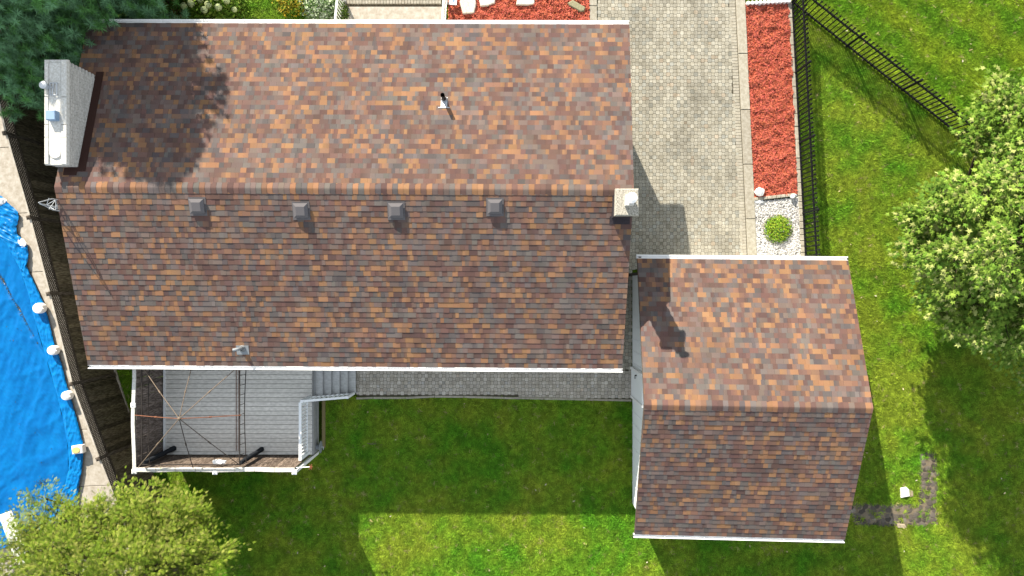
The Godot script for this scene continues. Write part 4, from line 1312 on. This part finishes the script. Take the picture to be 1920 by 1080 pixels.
func build_gazebo() -> void:
	var t := thing("gazebo_frame", "bare rusty metal gazebo frame without its canopy standing on the deck", "gazebo")
	var x0 := -10.98; var x1 := -8.08; var z0 := 2.30; var z1 := 5.24; var h := 2.62
	var hub := P(336, 785, 3.15)
	for c in [[x0, z0], [x1, z0], [x1, z1], [x0, z1]]:
		var q := MB.new()
		q.tube([Vector3(c[0], 0.9, c[1]), Vector3(c[0], h, c[1])], [0.025, 0.025], 8)
		obj("post", q.done(), M.rod_dark, t)
	for c in [[x0 + 0.02, z1 - 0.04, 0.10, -0.05], [x1 - 0.0, z1 - 0.04, 0.04, -0.02]]:
		var q := MB.new()
		var pts := []; var rr := []
		for i in 9:
			var s := i / 8.0
			pts.append(Vector3(c[0] + c[2] * (1 - s), lerpf(0.93, 2.55, s), c[1] + c[3] * (1 - s)))
			rr.append((0.085 if i == 0 else 0.075) * (1.0 + rf(-0.08, 0.08)) * (0.8 if i > 6 else 1.0))
		q.tube(pts, rr, 12)
		tag(obj("rolled_curtain", q.done(), M.curtain, t), "dark mesh curtain rolled round a post")
	# upper side frames: double tubes with rungs
	for xx in [x0, x1]:
		var q := MB.new()
		var lo := []; var hi := []
		for i in 11:
			var s := i / 10.0
			var bow := sin(s * PI) * 0.10
			hi.append(Vector3(xx, h, lerpf(z0, z1, s)))
			lo.append(Vector3(xx + (0.10 - bow) * 1.0 + 0.02, h - 0.20 - 0.12 * sin(s * PI), lerpf(z0, z1, s)))
		q.tube(hi, [0.017, 0.017, 0.017, 0.017, 0.017, 0.017, 0.017, 0.017, 0.017, 0.017, 0.017], 6)
		q.tube(lo, [0.014, 0.014, 0.014, 0.014, 0.014, 0.014, 0.014, 0.014, 0.014, 0.014, 0.014], 6)
		for i in range(0, 11): q.rod(hi[i], lo[i], 0.009, 5)
		obj("side_frame", q.done(), M.rod_dark, t)
	for zz in [z0, z1]:
		var q := MB.new()
		q.rod(Vector3(x0, h, zz), Vector3(x1, h, zz), 0.017, 6)
		obj("top_bar", q.done(), M.rod_dark, t)
	var q3 := MB.new()
	q3.rod(Vector3(-8.86, 0.93, z0), Vector3(-8.86, 0.93, z1), 0.010, 6)
	q3.rod(Vector3(-8.78, 0.93, z0), Vector3(-8.78, 0.93, z1), 0.008, 6)
	obj("floor_bar", q3.done(), M.rod_rust, t)
	var xm := (x0 + x1) / 2; var zm := (z0 + z1) / 2
	var ribs := [[x0, z0, "rod_tan"], [xm + 0.05, z0, "rod_tan"], [x1, z0, "rod_tan"], [x1 + 0.05, zm, "rod_rust"], [x1, z1, "rod_dark"], [xm + 0.08, z1 + 0.1, "rod_dark"], [x0 - 0.1, z1 + 0.08, "rod_tan"], [x0 - 0.2, zm, "rod_rust"]]
	for r in ribs:
		var q := MB.new()
		var e := Vector3(r[0], h + 0.02, r[1])
		var m := hub.lerp(e, 0.5) + Vector3(0, 0.03, 0)
		q.tube([hub, m, e], [0.013, 0.013, 0.013], 6)
		q.rod(hub.lerp(e, 0.48) + Vector3(0, 0.03, 0), hub.lerp(e, 0.53) + Vector3(0, 0.03, 0), 0.024, 6)
		obj("rib", q.done(), M[r[2]], t)
	q3 = MB.new()
	q3.lathe(Transform3D(Basis.IDENTITY, hub - Vector3(0, 0.03, 0)), [Vector2(0, 0), Vector2(0.05, 0), Vector2(0.05, 0.05), Vector2(0.02, 0.075), Vector2(0, 0.08)], 10)
	obj("hub", q3.done(), M.rod_tan, t)

func build_yard_things() -> void:
	# hose reel hung on the deck's east side
	var c := P(595.5, 838, 0.55)
	var t := thing("hose_reel", "grey hose reel on the outer side of the deck", "hose reel", c)
	for s in [-0.10, 0.10]:
		var q := MB.new()
		q.lathe(Transform3D(Basis(Vector3.FORWARD, PI / 2), Vector3(s, 0, 0)), [Vector2(0, -0.012), Vector2(0.05, -0.012), Vector2(0.19, -0.008), Vector2(0.20, 0.0), Vector2(0.19, 0.008), Vector2(0.05, 0.012), Vector2(0, 0.012)], 18)
		obj("reel_disc", q.done(), M.reel, t)
	var q := MB.new()
	q.rod(Vector3(-0.10, 0, 0), Vector3(0.10, 0, 0), 0.075, 14)
	obj("drum", q.done(), M.reel, t)
	q = MB.new()
	q.rod(Vector3(0.10, 0, 0), Vector3(0.20, 0, 0), 0.012, 6)
	q.rod(Vector3(0.19, 0, 0), Vector3(0.19, 0.0, 0.09), 0.010, 6)
	obj("crank", q.done(), M.galv, t)
	q = MB.new()
	q.boxa(Vector3(-0.16, -0.02, 0), Vector3(0.06, 0.30, 0.16))
	obj("bracket", q.done(), M.reel, t)
	# rod with a rusty ring
	t = thing("plant_bracket", "white rod with a rusty ornament sticking out from the deck wall corner", "bracket", P(553, 877, 2.3))
	q = MB.new()
	q.rod(Vector3.ZERO, Vector3(0.45, 0.02, -0.03), 0.013, 8)
	obj("rod", q.done(), M.rail_white, t)
	q = MB.new()
	for i in 6:
		var a := TAU * i / 6.0
		q.rod(Vector3(0.48, 0.02, -0.03), Vector3(0.48 + cos(a) * 0.07, 0.02 + rf(-0.02, 0.02), -0.03 + sin(a) * 0.09), 0.014, 6)
	obj("ornament", q.done(), M.rust, t)
	# white cloth on the wall ledge
	q = MB.new()
	var o := rock(41, Vector3(0.42, 0.09, 0.16), 0.3, 6)
	tag(obj("white_bag", o, M.plastic_white, null, Transform3D(Basis.IDENTITY, P(412, 869, 2.28) + Vector3(0, 0, -0.05))), "crumpled white bag lying on the ledge of the deck wall", "bag")
	var ld := MB.new()
	# antenna tower at the west gable
	t = thing("antenna_tower", "narrow lattice antenna tower with pointed tip beside the west gable", "antenna", Vector3(-12.50, 0, -2.26))
	var legs := []
	for i in 3:
		var a := TAU * i / 3.0 + PI
		legs.append(Vector3(cos(a) * 0.17, 0, sin(a) * 0.17))
	for i in 3:
		q = MB.new()
		q.tube([legs[i], legs[i] + Vector3(0, 4.45, 0), Vector3(0, 4.86, 0)], [0.015, 0.015, 0.012], 8)
		obj("leg", q.done(), M.galv, t)
	var y := 0.3
	var k := 0
	var braces := []
	while y < 4.4:
		for i in 3:
			var j := (i + 1) % 3
			q = MB.new()
			q.rod(legs[i] + Vector3(0, y, 0), legs[j] + Vector3(0, y + 0.28, 0), 0.009, 5)
			q.rod(legs[i] + Vector3(0, y, 0), legs[j] + Vector3(0, y, 0), 0.009, 5)
			obj("brace", q.done(), M.galv, t)
		y += 0.4
	# white square in the grass and a flat tan slab
	var m := MB.new()
	m.col = Color(0.80, 0.80, 0.79)
	m.prism(poly_px([[1686, 914], [1697, 912], [1702, 917], [1703, 929], [1687, 932]]), 0, 0.10, 0.015)
	tag(obj("white_block", m.done(), M.stone), "small white block lying in the grass beside the worn stone path", "block")
	m = MB.new()
	m.col = Color(0.33, 0.28, 0.21)
	m.prism(poly_px([[1705, 917], [1711, 920], [1711, 930], [1705, 931]]), 0, 0.05, 0.01)
	tag(obj("tan_stone", m.done(), M.stone), "small tan stone against the white block in the grass", "stone")
	m = MB.new()
	m.col = Color(0.36, 0.31, 0.24)
	m.prism(poly_px([[1681, 981], [1695, 982], [1699, 989], [1682, 989]]), 0, 0.05, 0.012)
	tag(obj("tan_stone", m.done(), M.stone), "flat tan stone in grass below the worn stone path corner", "stone")
	# twig on the lawn
	m = MB.new()
	var tp := P(697, 832, 0.07)
	m.tube([tp + Vector3(-0.15, 0, -0.02), tp + Vector3(0, 0.015, 0.01), tp + Vector3(0.16, 0, 0.0)], [0.010, 0.012, 0.006], 6)
	m.rod(tp, tp + Vector3(0.08, 0.01, -0.06), 0.006, 5)
	tag(obj("twig", m.done(), M.rod_tan), "pale fallen twig on the shaded back lawn", "twig")
	# worn stone path
	var legp := poly_px([[1721, 846], [1757, 846], [1759, 988], [1600, 988], [1585, 942], [1722, 942]])
	q = MB.new()
	q.prism(legp, -0.02, 0.012)
	var wp := struct("stone_path", q.done(), M.soil)
	tag(wp, "L shaped worn path of dark irregular stones in the lawn right of the garage")
	var meshes := []
	for i in 6: meshes.append(rock(200 + i, Vector3(1, 0.35, 1), 0.22, 5))
	var n := 0
	var x := 1586.0
	while x < 1759.0:
		var yy := 846.0
		while yy < 988.0:
			var p := P(x + rf(-2.5, 2.5), yy + rf(-2.5, 2.5), 0)
			if Geometry2D.is_point_in_polygon(Vector2(p.x, p.z), legp) and rng.randf() < 0.86:
				var f := rf(0.45, 1.0)
				if rng.randf() < 0.12: f *= 1.9
				var mk := "stone%d" % int(f * 5)
				if not M.has(mk): mat(mk, Color(0.105, 0.092, 0.078) * (int(f * 5) / 5.0 + 0.1), 0.95)
				var s := rf(0.17, 0.27)
				obj("stone", meshes[rng.randi_range(0, 5)], M[mk], wp, Transform3D(rand_basis(Vector3(s, 0.10, s * rf(0.75, 1.0)), 0.08), Vector3(p.x, -0.005 + rf(-0.01, 0.006), p.z)))
				n += 1
			yy += 8.6
		x += 8.6

# ------------------------------------------------------------------ fences
var PICKET: ArrayMesh
func metal_fence(label: String, a: Vector3, b: Vector3, step: float) -> void:
	var t := thing("metal_fence", label, "fence", Vector3.ZERO, "black metal picket fences")
	var h := 1.12
	if PICKET == null:
		var q := MB.new()
		q.boxa(Vector3(0, 0.55, 0), Vector3(0.030, 1.08, 0.030))
		q.lathe(Transform3D.IDENTITY, [Vector2(0.018, 1.09), Vector2(0.042, 1.13), Vector2(0.024, 1.155), Vector2(0.0, 1.23)], 4)
		PICKET = q.done()
	var d := (b - a).normalized()
	var yaw := atan2(d.x, d.z)
	var l := a.distance_to(b)
	for y in [0.12, 0.92]:
		var q := MB.new()
		q.beam(a + Vector3(0, y, 0), b + Vector3(0, y, 0), 0.048, 0.045)
		obj("rail", q.done(), M.fence_black, t)
	var x := step * 0.5
	while x < l:
		obj("picket", PICKET, M.fence_black, t, Transform3D(Basis(Vector3.UP, yaw), a + d * x))
		x += step
	x = 0.0
	while x <= l + 0.1:
		var q := MB.new()
		q.boxa(Vector3(0, 0.59, 0), Vector3(0.055, 1.18, 0.055))
		q.lathe(Transform3D.IDENTITY, [Vector2(0.045, 1.18), Vector2(0.05, 1.2), Vector2(0, 1.24)], 8)
		obj("post", q.done(), M.fence_black, t, Transform3D(Basis(Vector3.UP, yaw), a + d * x))
		x += 2.35

func build_fences() -> void:
	var corner := P(1483, 6, 0)
	metal_fence("black metal picket fence running down beside the red mulch bed to the garage", corner, P(1509, 500, 0), 0.150)
	metal_fence("black metal picket fence running diagonally across the lawn to the maple", corner, P(1905, 342, 0), 0.150)
	# tall wooden fence with lattice top on the pool side
	var t := thing("wooden_fence", "tall weathered board fence with lattice top between the pool and the house", "fence")
	var posts := [P(-26, 90, 2.35), P(10, 250, 2.35), P(55, 408, 2.35), P(92, 551, 2.35), P(134, 720, 2.35), P(185, 860, 2.35), P(240, 1000, 2.35), P(296, 1140, 2.35)]
	posts.push_front(P(-60, -80, 2.35))
	var lat := MB.new()
	lat.col = Color(0.10, 0.085, 0.065)
	for i in posts.size() - 1:
		var a := Vector3(posts[i].x, 0, posts[i].z); var b := Vector3(posts[i + 1].x, 0, posts[i + 1].z)
		var d := (b - a).normalized()
		var l := a.distance_to(b)
		var yaw := atan2(d.x, d.z)
		var side := d.cross(Vector3.UP)
		var x := 0.0
		while x < l - 0.05:
			var w := 0.136
			var f := rf(0.6, 1.5)
			var q := MB.new()
			q.col = Color(0.165 * f, 0.143 * f, 0.10 * f)
			q.box(Transform3D(Basis(Vector3.UP, yaw + rf(-0.02, 0.02)), a + d * (x + w / 2) + Vector3(0, 0.94 + rf(-0.01, 0.01), 0) + side * (0.011 if int(x / w + 0.5) % 2 else 0.0)), Vector3(0.02, 1.84, w + 0.012))
			obj("fence_board", q.done(), M.old_wood, t)
			x += w
		for y in [1.87, 2.30]:
			var q := MB.new()
			q.col = Color(0.12, 0.10, 0.075)
			q.beam(a + Vector3(0, y, 0), b + Vector3(0, y, 0), 0.055, 0.04)
			obj("fence_rail", q.done(), M.old_wood, t)
		var qc := MB.new()
		qc.beam(a + Vector3(0, 2.335, 0) - side * 0.012, b + Vector3(0, 2.335, 0) - side * 0.012, 0.055, 0.022)
		obj("cap_rail", qc.done(), M.pool_concrete, t)
		var q2 := MB.new()
		q2.col = Color(0.14, 0.12, 0.10)
		q2.boxa(Vector3.ZERO, Vector3(0.10, 2.38, 0.10))
		q2.lathe(Transform3D(Basis(Vector3.UP, PI / 4), Vector3(0, 1.19, 0)), [Vector2(0.085, 0), Vector2(0.085, 0.02), Vector2(0, 0.05)], 4)
		obj("fence_post", q2.done(), M.old_wood, t, Transform3D(Basis(Vector3.UP, yaw), a + Vector3(0, 1.19, 0)))
		var n := int(l / 0.09)
		for k in range(-4, n):
			for s in 2:
				var p0 := a + d * (k * 0.09)
				var y0 := 1.89; var y1 := 2.28
				var u0: float = k * 0.09; var u1: float = u0 + 0.39
				if s == 1:
					var tmp := u0; u0 = u1; u1 = tmp
				var ca := clampf(u0, 0, l); var cb := clampf(u1, 0, l)
				if absf(ca - cb) < 0.02: continue
				var ya := y0 + (y1 - y0) * (ca - u0) / (u1 - u0); var yb := y0 + (y1 - y0) * (cb - u0) / (u1 - u0)
				lat.beam(a + d * ca + Vector3(0, ya, 0) + side * (0.006 * (s * 2 - 1)), a + d * cb + Vector3(0, yb, 0) + side * (0.006 * (s * 2 - 1)), 0.008, 0.034, side)
	tag(obj("lattice", lat.done(), M.old_wood, t), "", "", "", "stuff")

# ------------------------------------------------------------------ pool
func interp(tab: Array, y: float) -> float:
	for i in tab.size() - 1:
		if y <= tab[i + 1][0]:
			return lerpf(tab[i][1], tab[i + 1][1], clampf((y - tab[i][0]) / (tab[i + 1][0] - tab[i][0]), 0, 1))
	return tab[-1][1]

func build_pool() -> void:
	# concrete slabs round the pool, with open joints
	var root := group_node("pool_deck", self)
	used["pool_deck"] = 1
	tag(root, "pale concrete pool deck behind the wooden fence", "", "", "structure")
	var cuts := [-120, 60, 180, 272, 395, 505, 655, 800, 905, 1000, 1150]
	for i in cuts.size() - 1:
		var y0: float = cuts[i]; var y1: float = cuts[i + 1]
		var xr0 := interp([[-120, -90], [80, -18], [250, 22], [408, 68], [551, 104], [720, 146], [860, 197], [990, 250], [1150, 310]], y0)
		var xr1 := interp([[-120, -90], [80, -18], [250, 22], [408, 68], [551, 104], [720, 146], [860, 197], [990, 250], [1150, 310]], y1)
		slab(root, "slab", [[-260, y0 + 0.5 + 22], [xr0 + 78, y0 + 0.5], [xr1 + 78, y1 - 0.5], [-260, y1 - 0.5 + 22]], 0, 0.10, M.pool_concrete, 0.008)
	# the blue cover: a sheet that sags into the pool, and its loose wrinkled border lying on the concrete
	var xr := [[362, -12], [368, 6], [385, 24], [398, 38], [412, 39], [425, 34], [440, 36], [452, 50], [462, 56], [485, 57], [500, 54], [510, 58], [540, 72], [575, 88], [610, 97], [640, 104], [680, 118], [720, 128], [760, 140], [800, 151], [830, 158], [850, 159], [880, 157], [910, 151], [935, 148], [945, 150], [955, 143], [965, 120], [985, 90], [1010, 50], [1030, 0]]
	var xp := [[362, -110], [395, -60], [444, 0], [459, 16], [501, 39], [547, 56], [587, 65], [637, 80], [703, 100], [777, 120], [837, 131], [880, 132], [913, 123], [945, 96], [965, 78], [985, 50], [1010, 10], [1030, -40]]
	var f := FastNoiseLite.new(); f.seed = 4; f.frequency = 1.0; f.fractal_octaves = 3
	var f2 := FastNoiseLite.new(); f2.seed = 9; f2.frequency = 1.0; f2.noise_type = FastNoiseLite.TYPE_SIMPLEX; f2.fractal_type = FastNoiseLite.FRACTAL_RIDGED; f2.fractal_octaves = 3
	var root2 := thing("pool_cover", "blue tarpaulin pool cover with a wrinkled border lying over the pool edge", "pool cover")
	var ys := []
	var y := 362.0
	while y <= 1030.0:
		ys.append(y)
		y += 2.0
	for part in 2:
		var nx := 90 if part == 0 else 30
		var grid := []
		for yy in ys:
			var row := []
			for i in nx + 1:
				var s := float(i) / nx
				var px: float
				var pe := interp(xp, yy)
				var re := maxf(interp(xr, yy), pe + 2)
				if part == 0: px = lerpf(-190.0, pe, s)
				else: px = lerpf(pe, re, s)
				var p := P(px, yy, 0.1)
				var h := 0.0
				if part == 0:
					var e := clampf((pe - px) / 34.0, 0, 1)
					var dip := smoothstep(0.0, 1.0, e)
					h = 0.20 - 0.03 * dip + f.get_noise_2d(p.x * 0.9, p.z * 0.55) * 0.030 * (0.3 + e) + f.get_noise_2d(p.x * 5.0 + p.z * 1.5, p.z * 1.4 + 40) * 0.010 + 0.030 * maxf(0.0, f2.get_noise_2d(p.x * 0.55 + p.z * 0.25, p.z * 0.30 - p.x * 0.2) - 0.1) + 0.014 * f2.get_noise_2d(p.x * 1.7, p.z * 0.8 + p.x * 0.5)
					var fold := px - interp([[440, -45], [517, 0], [622, 60], [676, 92]], yy)
					if yy > 440 and yy < 690: h -= 0.06 * exp(-fold * fold / 12.0) * (1 - smoothstep(650, 680, yy))
				else:
					var u := s * (re - pe) / 56.0
					var wr := f2.get_noise_2d(u * 1.6 + p.z * 0.9, p.z * 2.1 - u * 1.2)
					var wr2 := f2.get_noise_2d(p.x * 2.6 + 7, p.z * 1.3 + p.x * 1.6)
					var amp := 1.25 if yy < 520 else (0.75 if yy < 860 else 1.0)
					h = 0.20 + amp * (0.026 * (wr + 0.4) + 0.018 * (wr2 + 0.4)) * smoothstep(0.0, 0.2, s) - 0.03 * smoothstep(0.93, 1.0, s)
					h = maxf(h, 0.112)
				row.append(Vector3(p.x, h, p.z))
			grid.append(row)
		# smooth shaded sheet
		var nrm := []
		for j in grid.size():
			var row := []
			for i in nx + 1:
				var ax: Vector3 = grid[j][mini(i + 1, nx)] - grid[j][maxi(i - 1, 0)]
				var az: Vector3 = grid[mini(j + 1, grid.size() - 1)][i] - grid[maxi(j - 1, 0)][i]
				row.append(az.cross(ax).normalized())
			nrm.append(row)
		var q := MB.new()
		for j in grid.size() - 1:
			for i in nx:
				q.tris(grid[j][i], grid[j + 1][i], grid[j + 1][i + 1], nrm[j][i], nrm[j + 1][i], nrm[j + 1][i + 1])
				q.tris(grid[j][i], grid[j + 1][i + 1], grid[j][i + 1], nrm[j][i], nrm[j + 1][i + 1], nrm[j][i + 1])
		if part == 0: obj("sheet", q.done(), M.tarp, root2)
		else: obj("border", q.done(), M.tarp_flap, root2)
	# dirt and leaf scraps caught in the fold and on the sheet
	var dt := []; var dc := []
	for i in 900:
		var yy := rf(445, 676)
		var xx := interp([[440, -45], [517, 0], [622, 60], [676, 92]], yy) + rng.randfn() * 1.6
		if i > 700:
			yy = rf(450, 1000); xx = rf(0, 110)
			if xx > interp(xp, yy) - 3: continue
			if i < 840:
				xx = 80 + rng.randfn() * 5; yy = 905 + rng.randfn() * 5
		var p := P(xx, yy, 0.17)
		p.y = 0.155 if i <= 700 else 0.20
		dt.append(Transform3D(rand_basis(Vector3.ONE * rf(0.02, 0.055), 0.3), p))
		var k := rf(0.5, 1.3)
		dc.append(Color(0.035 * k, 0.06 * k, 0.05 * k) if rng.randf() < 0.75 else Color(0.10 * k, 0.07 * k, 0.03 * k))
	many("debris", leaf_mesh("plain"), M.leaf_shrub, dt, dc, root2)
	# weights
	var jl := ["white plastic jug on the blue border nearest the house roof corner's top", "white plastic jug second from the top along the blue border", "white plastic jug third along the blue border by the fence bend", ""]
	for i in 3:
		var p := P([72, 98, 124][i], [578, 657, 742][i], 0.36)
		p.y = 0.16
		var labels := ["white jug weighing down the blue cover, the northernmost and widest of three", "white jug weighing down the blue cover, the middle one of three", "white jug weighing down the blue cover, the southernmost of three near the yellow lid"]
		var j := thing("water_jug", labels[i], "jug", p, "white jugs along the pool cover")
		var r: float = [0.175, 0.155, 0.15][i]
		var b := MB.new()
		b.lathe(Transform3D.IDENTITY, [Vector2(0, 0), Vector2(r * 0.9, 0), Vector2(r, 0.03), Vector2(r, 0.2), Vector2(r * 0.9, 0.25), Vector2(r * 0.5, 0.275), Vector2(0, 0.28)], 22)
		obj("body", b.done(), M.plastic_white, j)
		b = MB.new()
		b.rod(Vector3(r * 0.75, 0.25, 0), Vector3(r * 1.05, 0.23, 0.02), 0.025, 8)
		obj("spout", b.done(), M.plastic_white, j)
	var bp := P(148, 842, 0.25)
	bp.y = 0.16
	var bk := thing("square_bucket", "white square bucket with yellowed lid on the blue cover border", "bucket", bp)
	bk.rotation.y = 0.12
	var b2 := MB.new()
	b2.block(Transform3D(Basis.IDENTITY, Vector3(0, 0.10, 0)), Vector3(0.36, 0.20, 0.27), 0.025)
	obj("body", b2.done(), M.plastic_white, bk)
	b2 = MB.new()
	b2.lathe(Transform3D(Basis.from_scale(Vector3(1.15, 1, 0.9)), Vector3(-0.02, 0.20, 0.01)), [Vector2(0.12, -0.01), Vector2(0.12, 0.012), Vector2(0.10, 0.02), Vector2(0, 0.022)], 16)
	obj("lid", b2.done(), M.plastic_yellow, bk)
	var st := rock(61, Vector3(0.34, 0.12, 0.24), 0.22, 7)
	tag(obj("white_stone", st, M.plastic_white, null, Transform3D(Basis(Vector3.UP, -0.8), P(44, 456, 0.17))), "white stone holding the blue cover's wrinkled edge beside the fence", "stone", "white stones on the pool cover")
	tag(obj("white_stone", st, M.plastic_white, null, Transform3D(Basis(Vector3.UP, 0.6), P(4, 379, 0.17))), "white stone at the top corner of the blue cover by the left border", "stone", "white stones on the pool cover")
	# diving board
	var db := thing("diving_board", "white diving board partly hidden by the feathery tree over the blue cover", "diving board", P(30, 1015, 0.45))
	db.rotation.y = 0.36
	obj("board", boxmesh(Vector3(0.46, 0.05, 2.0), 0.012), M.plastic_white, db)
	var leg := MB.new()
	leg.boxa(Vector3(0, -0.2, 0.75), Vector3(0.42, 0.35, 0.3))
	leg.boxa(Vector3(0, -0.2, 0.2), Vector3(0.42, 0.35, 0.12))
	obj("stand", leg.done(), M.plastic_white, db)

# ------------------------------------------------------------------ grass
func build_grass() -> void:
	var avoid := []
	avoid.append(PackedVector2Array([Vector2(-12.1, -7.05), Vector2(2.95, -7.05), Vector2(2.95, 1.7), Vector2(-12.1, 1.7)]))
	avoid.append(PackedVector2Array([Vector2(4.0, -0.6), Vector2(9.87, -0.6), Vector2(9.87, 7.2), Vector2(4.0, 7.2)]))
	avoid.append(poly_px([[1104, -90], [1484, -90], [1484, 5], [1486, 150], [1497, 300], [1508, 420], [1511, 505], [1104, 510]]))
	avoid.append(poly_px([[667, 600], [1186, 600], [1186, 753], [1100, 751], [870, 746], [815, 745.5], [760, 748], [667, 749]]))
	avoid.append(PackedVector2Array([Vector2(-11.25, 1.7), Vector2(-6.3, 1.7), Vector2(-6.3, 5.4), Vector2(-11.25, 5.4)]))
	avoid.append(poly_px([[589, 650], [668, 650], [668, 744], [589, 744]]))
	avoid.append(poly_px([[-500, -400], [45, -20], [73, 138], [108, 282], [149, 423], [182, 551], [220, 704], [265, 829], [315, 955], [365, 1080], [365, 1200], [-500, 1200]]))
	avoid.append(poly_px([[618, -90], [1104, -90], [1104, 80], [618, 80]]))
	var pathp := poly_px([[1722, 848], [1756, 848], [1758, 986], [1600, 986], [1590, 944], [1723, 944]])
	var f := FastNoiseLite.new(); f.seed = 31; f.frequency = 0.35; f.fractal_octaves = 4
	var f2 := FastNoiseLite.new(); f2.seed = 57; f2.frequency = 1.1; f2.fractal_octaves = 3
	var tufts := []
	for v in 3:
		var q := MB.new()
		for i in 22:
			var a := rf(0, TAU)
			var o := Vector3(rf(-0.055, 0.055), 0, rf(-0.055, 0.055))
			var l := rf(0.045, 0.105)
			var tilt := rf(0.25, 1.2)
			var d := Vector3(cos(a) * sin(tilt), cos(tilt), sin(a) * sin(tilt))
			var s := Vector3(-sin(a), 0, cos(a)) * rf(0.005, 0.010)
			q.col = g(1.0) * rf(0.6, 1.4)
			var m := o + d * l * 0.55
			var tip := o + d * l + Vector3(cos(a), -0.4, sin(a)) * l * 0.25
			q.quad(o - s, o + s, m + s * 0.9, m - s * 0.9)
			q.tri(m - s * 0.9, m + s * 0.9, tip)
		tufts.append(q.done())
	var tfs := [[], [], []]; var cc := [[], [], []]
	var step := 0.056
	var x := -13.2
	while x < 19.0:
		var z := -10.8
		while z < 10.8:
			var p := Vector2(x + rf(-0.035, 0.035), z + rf(-0.035, 0.035))
			z += step
			if absf(p.x) > 17.9 or p.y < -10.3 or p.y > 10.3: continue
			if p.x > 3.05 and p.x < 4.0 and p.y < 3.7: continue
			var ok := true
			for a in avoid:
				if Geometry2D.is_point_in_polygon(p, a):
					ok = false
					break
			if not ok: continue
			if Geometry2D.is_point_in_polygon(p, pathp) and rng.randf() < 0.95: continue
			# hidden under the roofs, as the camera sees it: leave most out
			var px := 960.0 + p.x * FOCAL / CAM_H
			var py := 540.0 + p.y * FOCAL / CAM_H
			if px > 180 and px < 1160 and py > 60 and py < 660: continue
			if px > 1215 and px < 1575 and py > 495 and py < 990: continue
			var n1 := f.get_noise_2d(p.x, p.y)
			var n2 := f2.get_noise_2d(p.x, p.y)
			var east := smoothstep(8.0, 10.5, p.x)
			# worn, yellower turf patches; lusher clumps elsewhere
			var dry := clampf(0.5 + n1 * 0.8 + n2 * 0.5 + 0.2 * east, 0, 1)
			# the far lawn beyond the diagonal fence is lush and striped by the mower
			var far := 0.0
			var sd := (p.x - 9.3) * 0.62 - (p.y + 9.46) * 0.78
			if sd > 0.0 and p.x > 9.3: far = 1.0
			var c := Color(0.068, 0.205, 0.010).lerp(Color(0.168, 0.235, 0.018), dry)
			var stripe := 0.0
			if far > 0.0:
				stripe = sin(sd * 4.2)
				c = Color(0.080, 0.190, 0.008).lerp(Color(0.175, 0.255, 0.014), clampf(0.45 + n2 * 0.6 + stripe * 0.42, 0, 1))
			if rng.randf() < 0.012 + 0.05 * maxf(0.0, n1 + n2 - 0.25): c = Color(0.26, 0.22, 0.10)
			var k := rf(0.5, 1.15) if rng.randf() < 0.72 else rf(1.15, 1.75)
			var v := rng.randi_range(0, 2)
			var sc := rf(0.75, 1.2) * (1.0 - 0.25 * dry)
			var lean := Vector3(0.62, 0, -0.78) * stripe * 0.3 * far
			var b := Basis(Vector3.UP, rf(0, TAU)).scaled(Vector3(1.0, sc, 1.0))
			b = Basis(Vector3(1, 0, 0), lean.z * 0.8) * Basis(Vector3(0, 0, 1), -lean.x * 0.8) * b
			tfs[v].append(Transform3D(b, Vector3(p.x, 0.002, p.y)))
			cc[v].append(Color(c.r * k, c.g * k, c.b * k))
		x += step
	var n := 0
	for v in 3:
		var o := many("grass", tufts[v], M.grass, tfs[v], cc[v])
		tag(o, "short mown grass blades covering the lawns")
		n += tfs[v].size()
	var lt := []; var lc := []
	for i in 150:
		var p := Vector2(rf(-8, 17), rf(-9.5, 9.8))
		var ok := true
		for a in avoid:
			if Geometry2D.is_point_in_polygon(p, a): ok = false
		if not ok: continue
		lt.append(Transform3D(rand_basis(Vector3.ONE * rf(0.05, 0.11), 0.4), Vector3(p.x, 0.07, p.y)))
		lc.append(Color(0.42, 0.36, 0.20) * rf(0.6, 1.4) if rng.randf() < 0.6 else Color(0.40, 0.38, 0.26))
	tag(many("fallen_leaves", leaf_mesh("plain"), M.leaf_shrub, lt, lc), "pale fallen leaves and specks scattered over the lawns")

# ------------------------------------------------------------------ scene
func _ready() -> void:
	rng.seed = 20240611
	var cam := Camera3D.new()
	cam.name = "camera"
	cam.fov = 45.49
	cam.near = 0.1
	cam.far = 600.0
	add_child(cam)
	cam.position = CAM
	cam.rotation_degrees = Vector3(-90, 0, 0)
	cam.current = true
	var we := WorldEnvironment.new()
	we.name = "world_environment"
	var env := Environment.new()
	env.background_mode = Environment.BG_SKY
	var sky := Sky.new()
	var sm := ProceduralSkyMaterial.new()
	sm.sky_top_color = Color(0.56, 0.585, 0.61)
	sm.sky_horizon_color = Color(0.85, 0.85, 0.84)
	sm.sky_curve = 0.12
	sm.ground_bottom_color = Color(0.20, 0.22, 0.14)
	sm.ground_horizon_color = Color(0.6, 0.66, 0.7)
	sky.sky_material = sm
	env.sky = sky
	env.background_energy_multiplier = 0.95
	env.tonemap_mode = Environment.TONE_MAPPER_LINEAR
	env.tonemap_exposure = 3.5
	env.sdfgi_enabled = true
	env.ssao_enabled = true
	env.ssil_enabled = true
	we.environment = env
	add_child(we)
	var sun := DirectionalLight3D.new()
	sun.name = "sun"
	sun.light_energy = 1.3
	sun.light_color = Color(1.0, 0.955, 0.88)
	sun.light_angular_distance = 0.5
	sun.shadow_enabled = true
	add_child(sun)
	sun.basis = Basis.looking_at(Vector3(0.822, -1.0, 1.81).normalized(), Vector3.UP)

	make_materials()
	build_ground()
	build_house()
	build_garage()
	build_deck()
	build_fences()
	build_pool()
	build_beds()
	build_front()
	build_gazebo()
	build_yard_things()
	build_trees()
	build_grass()
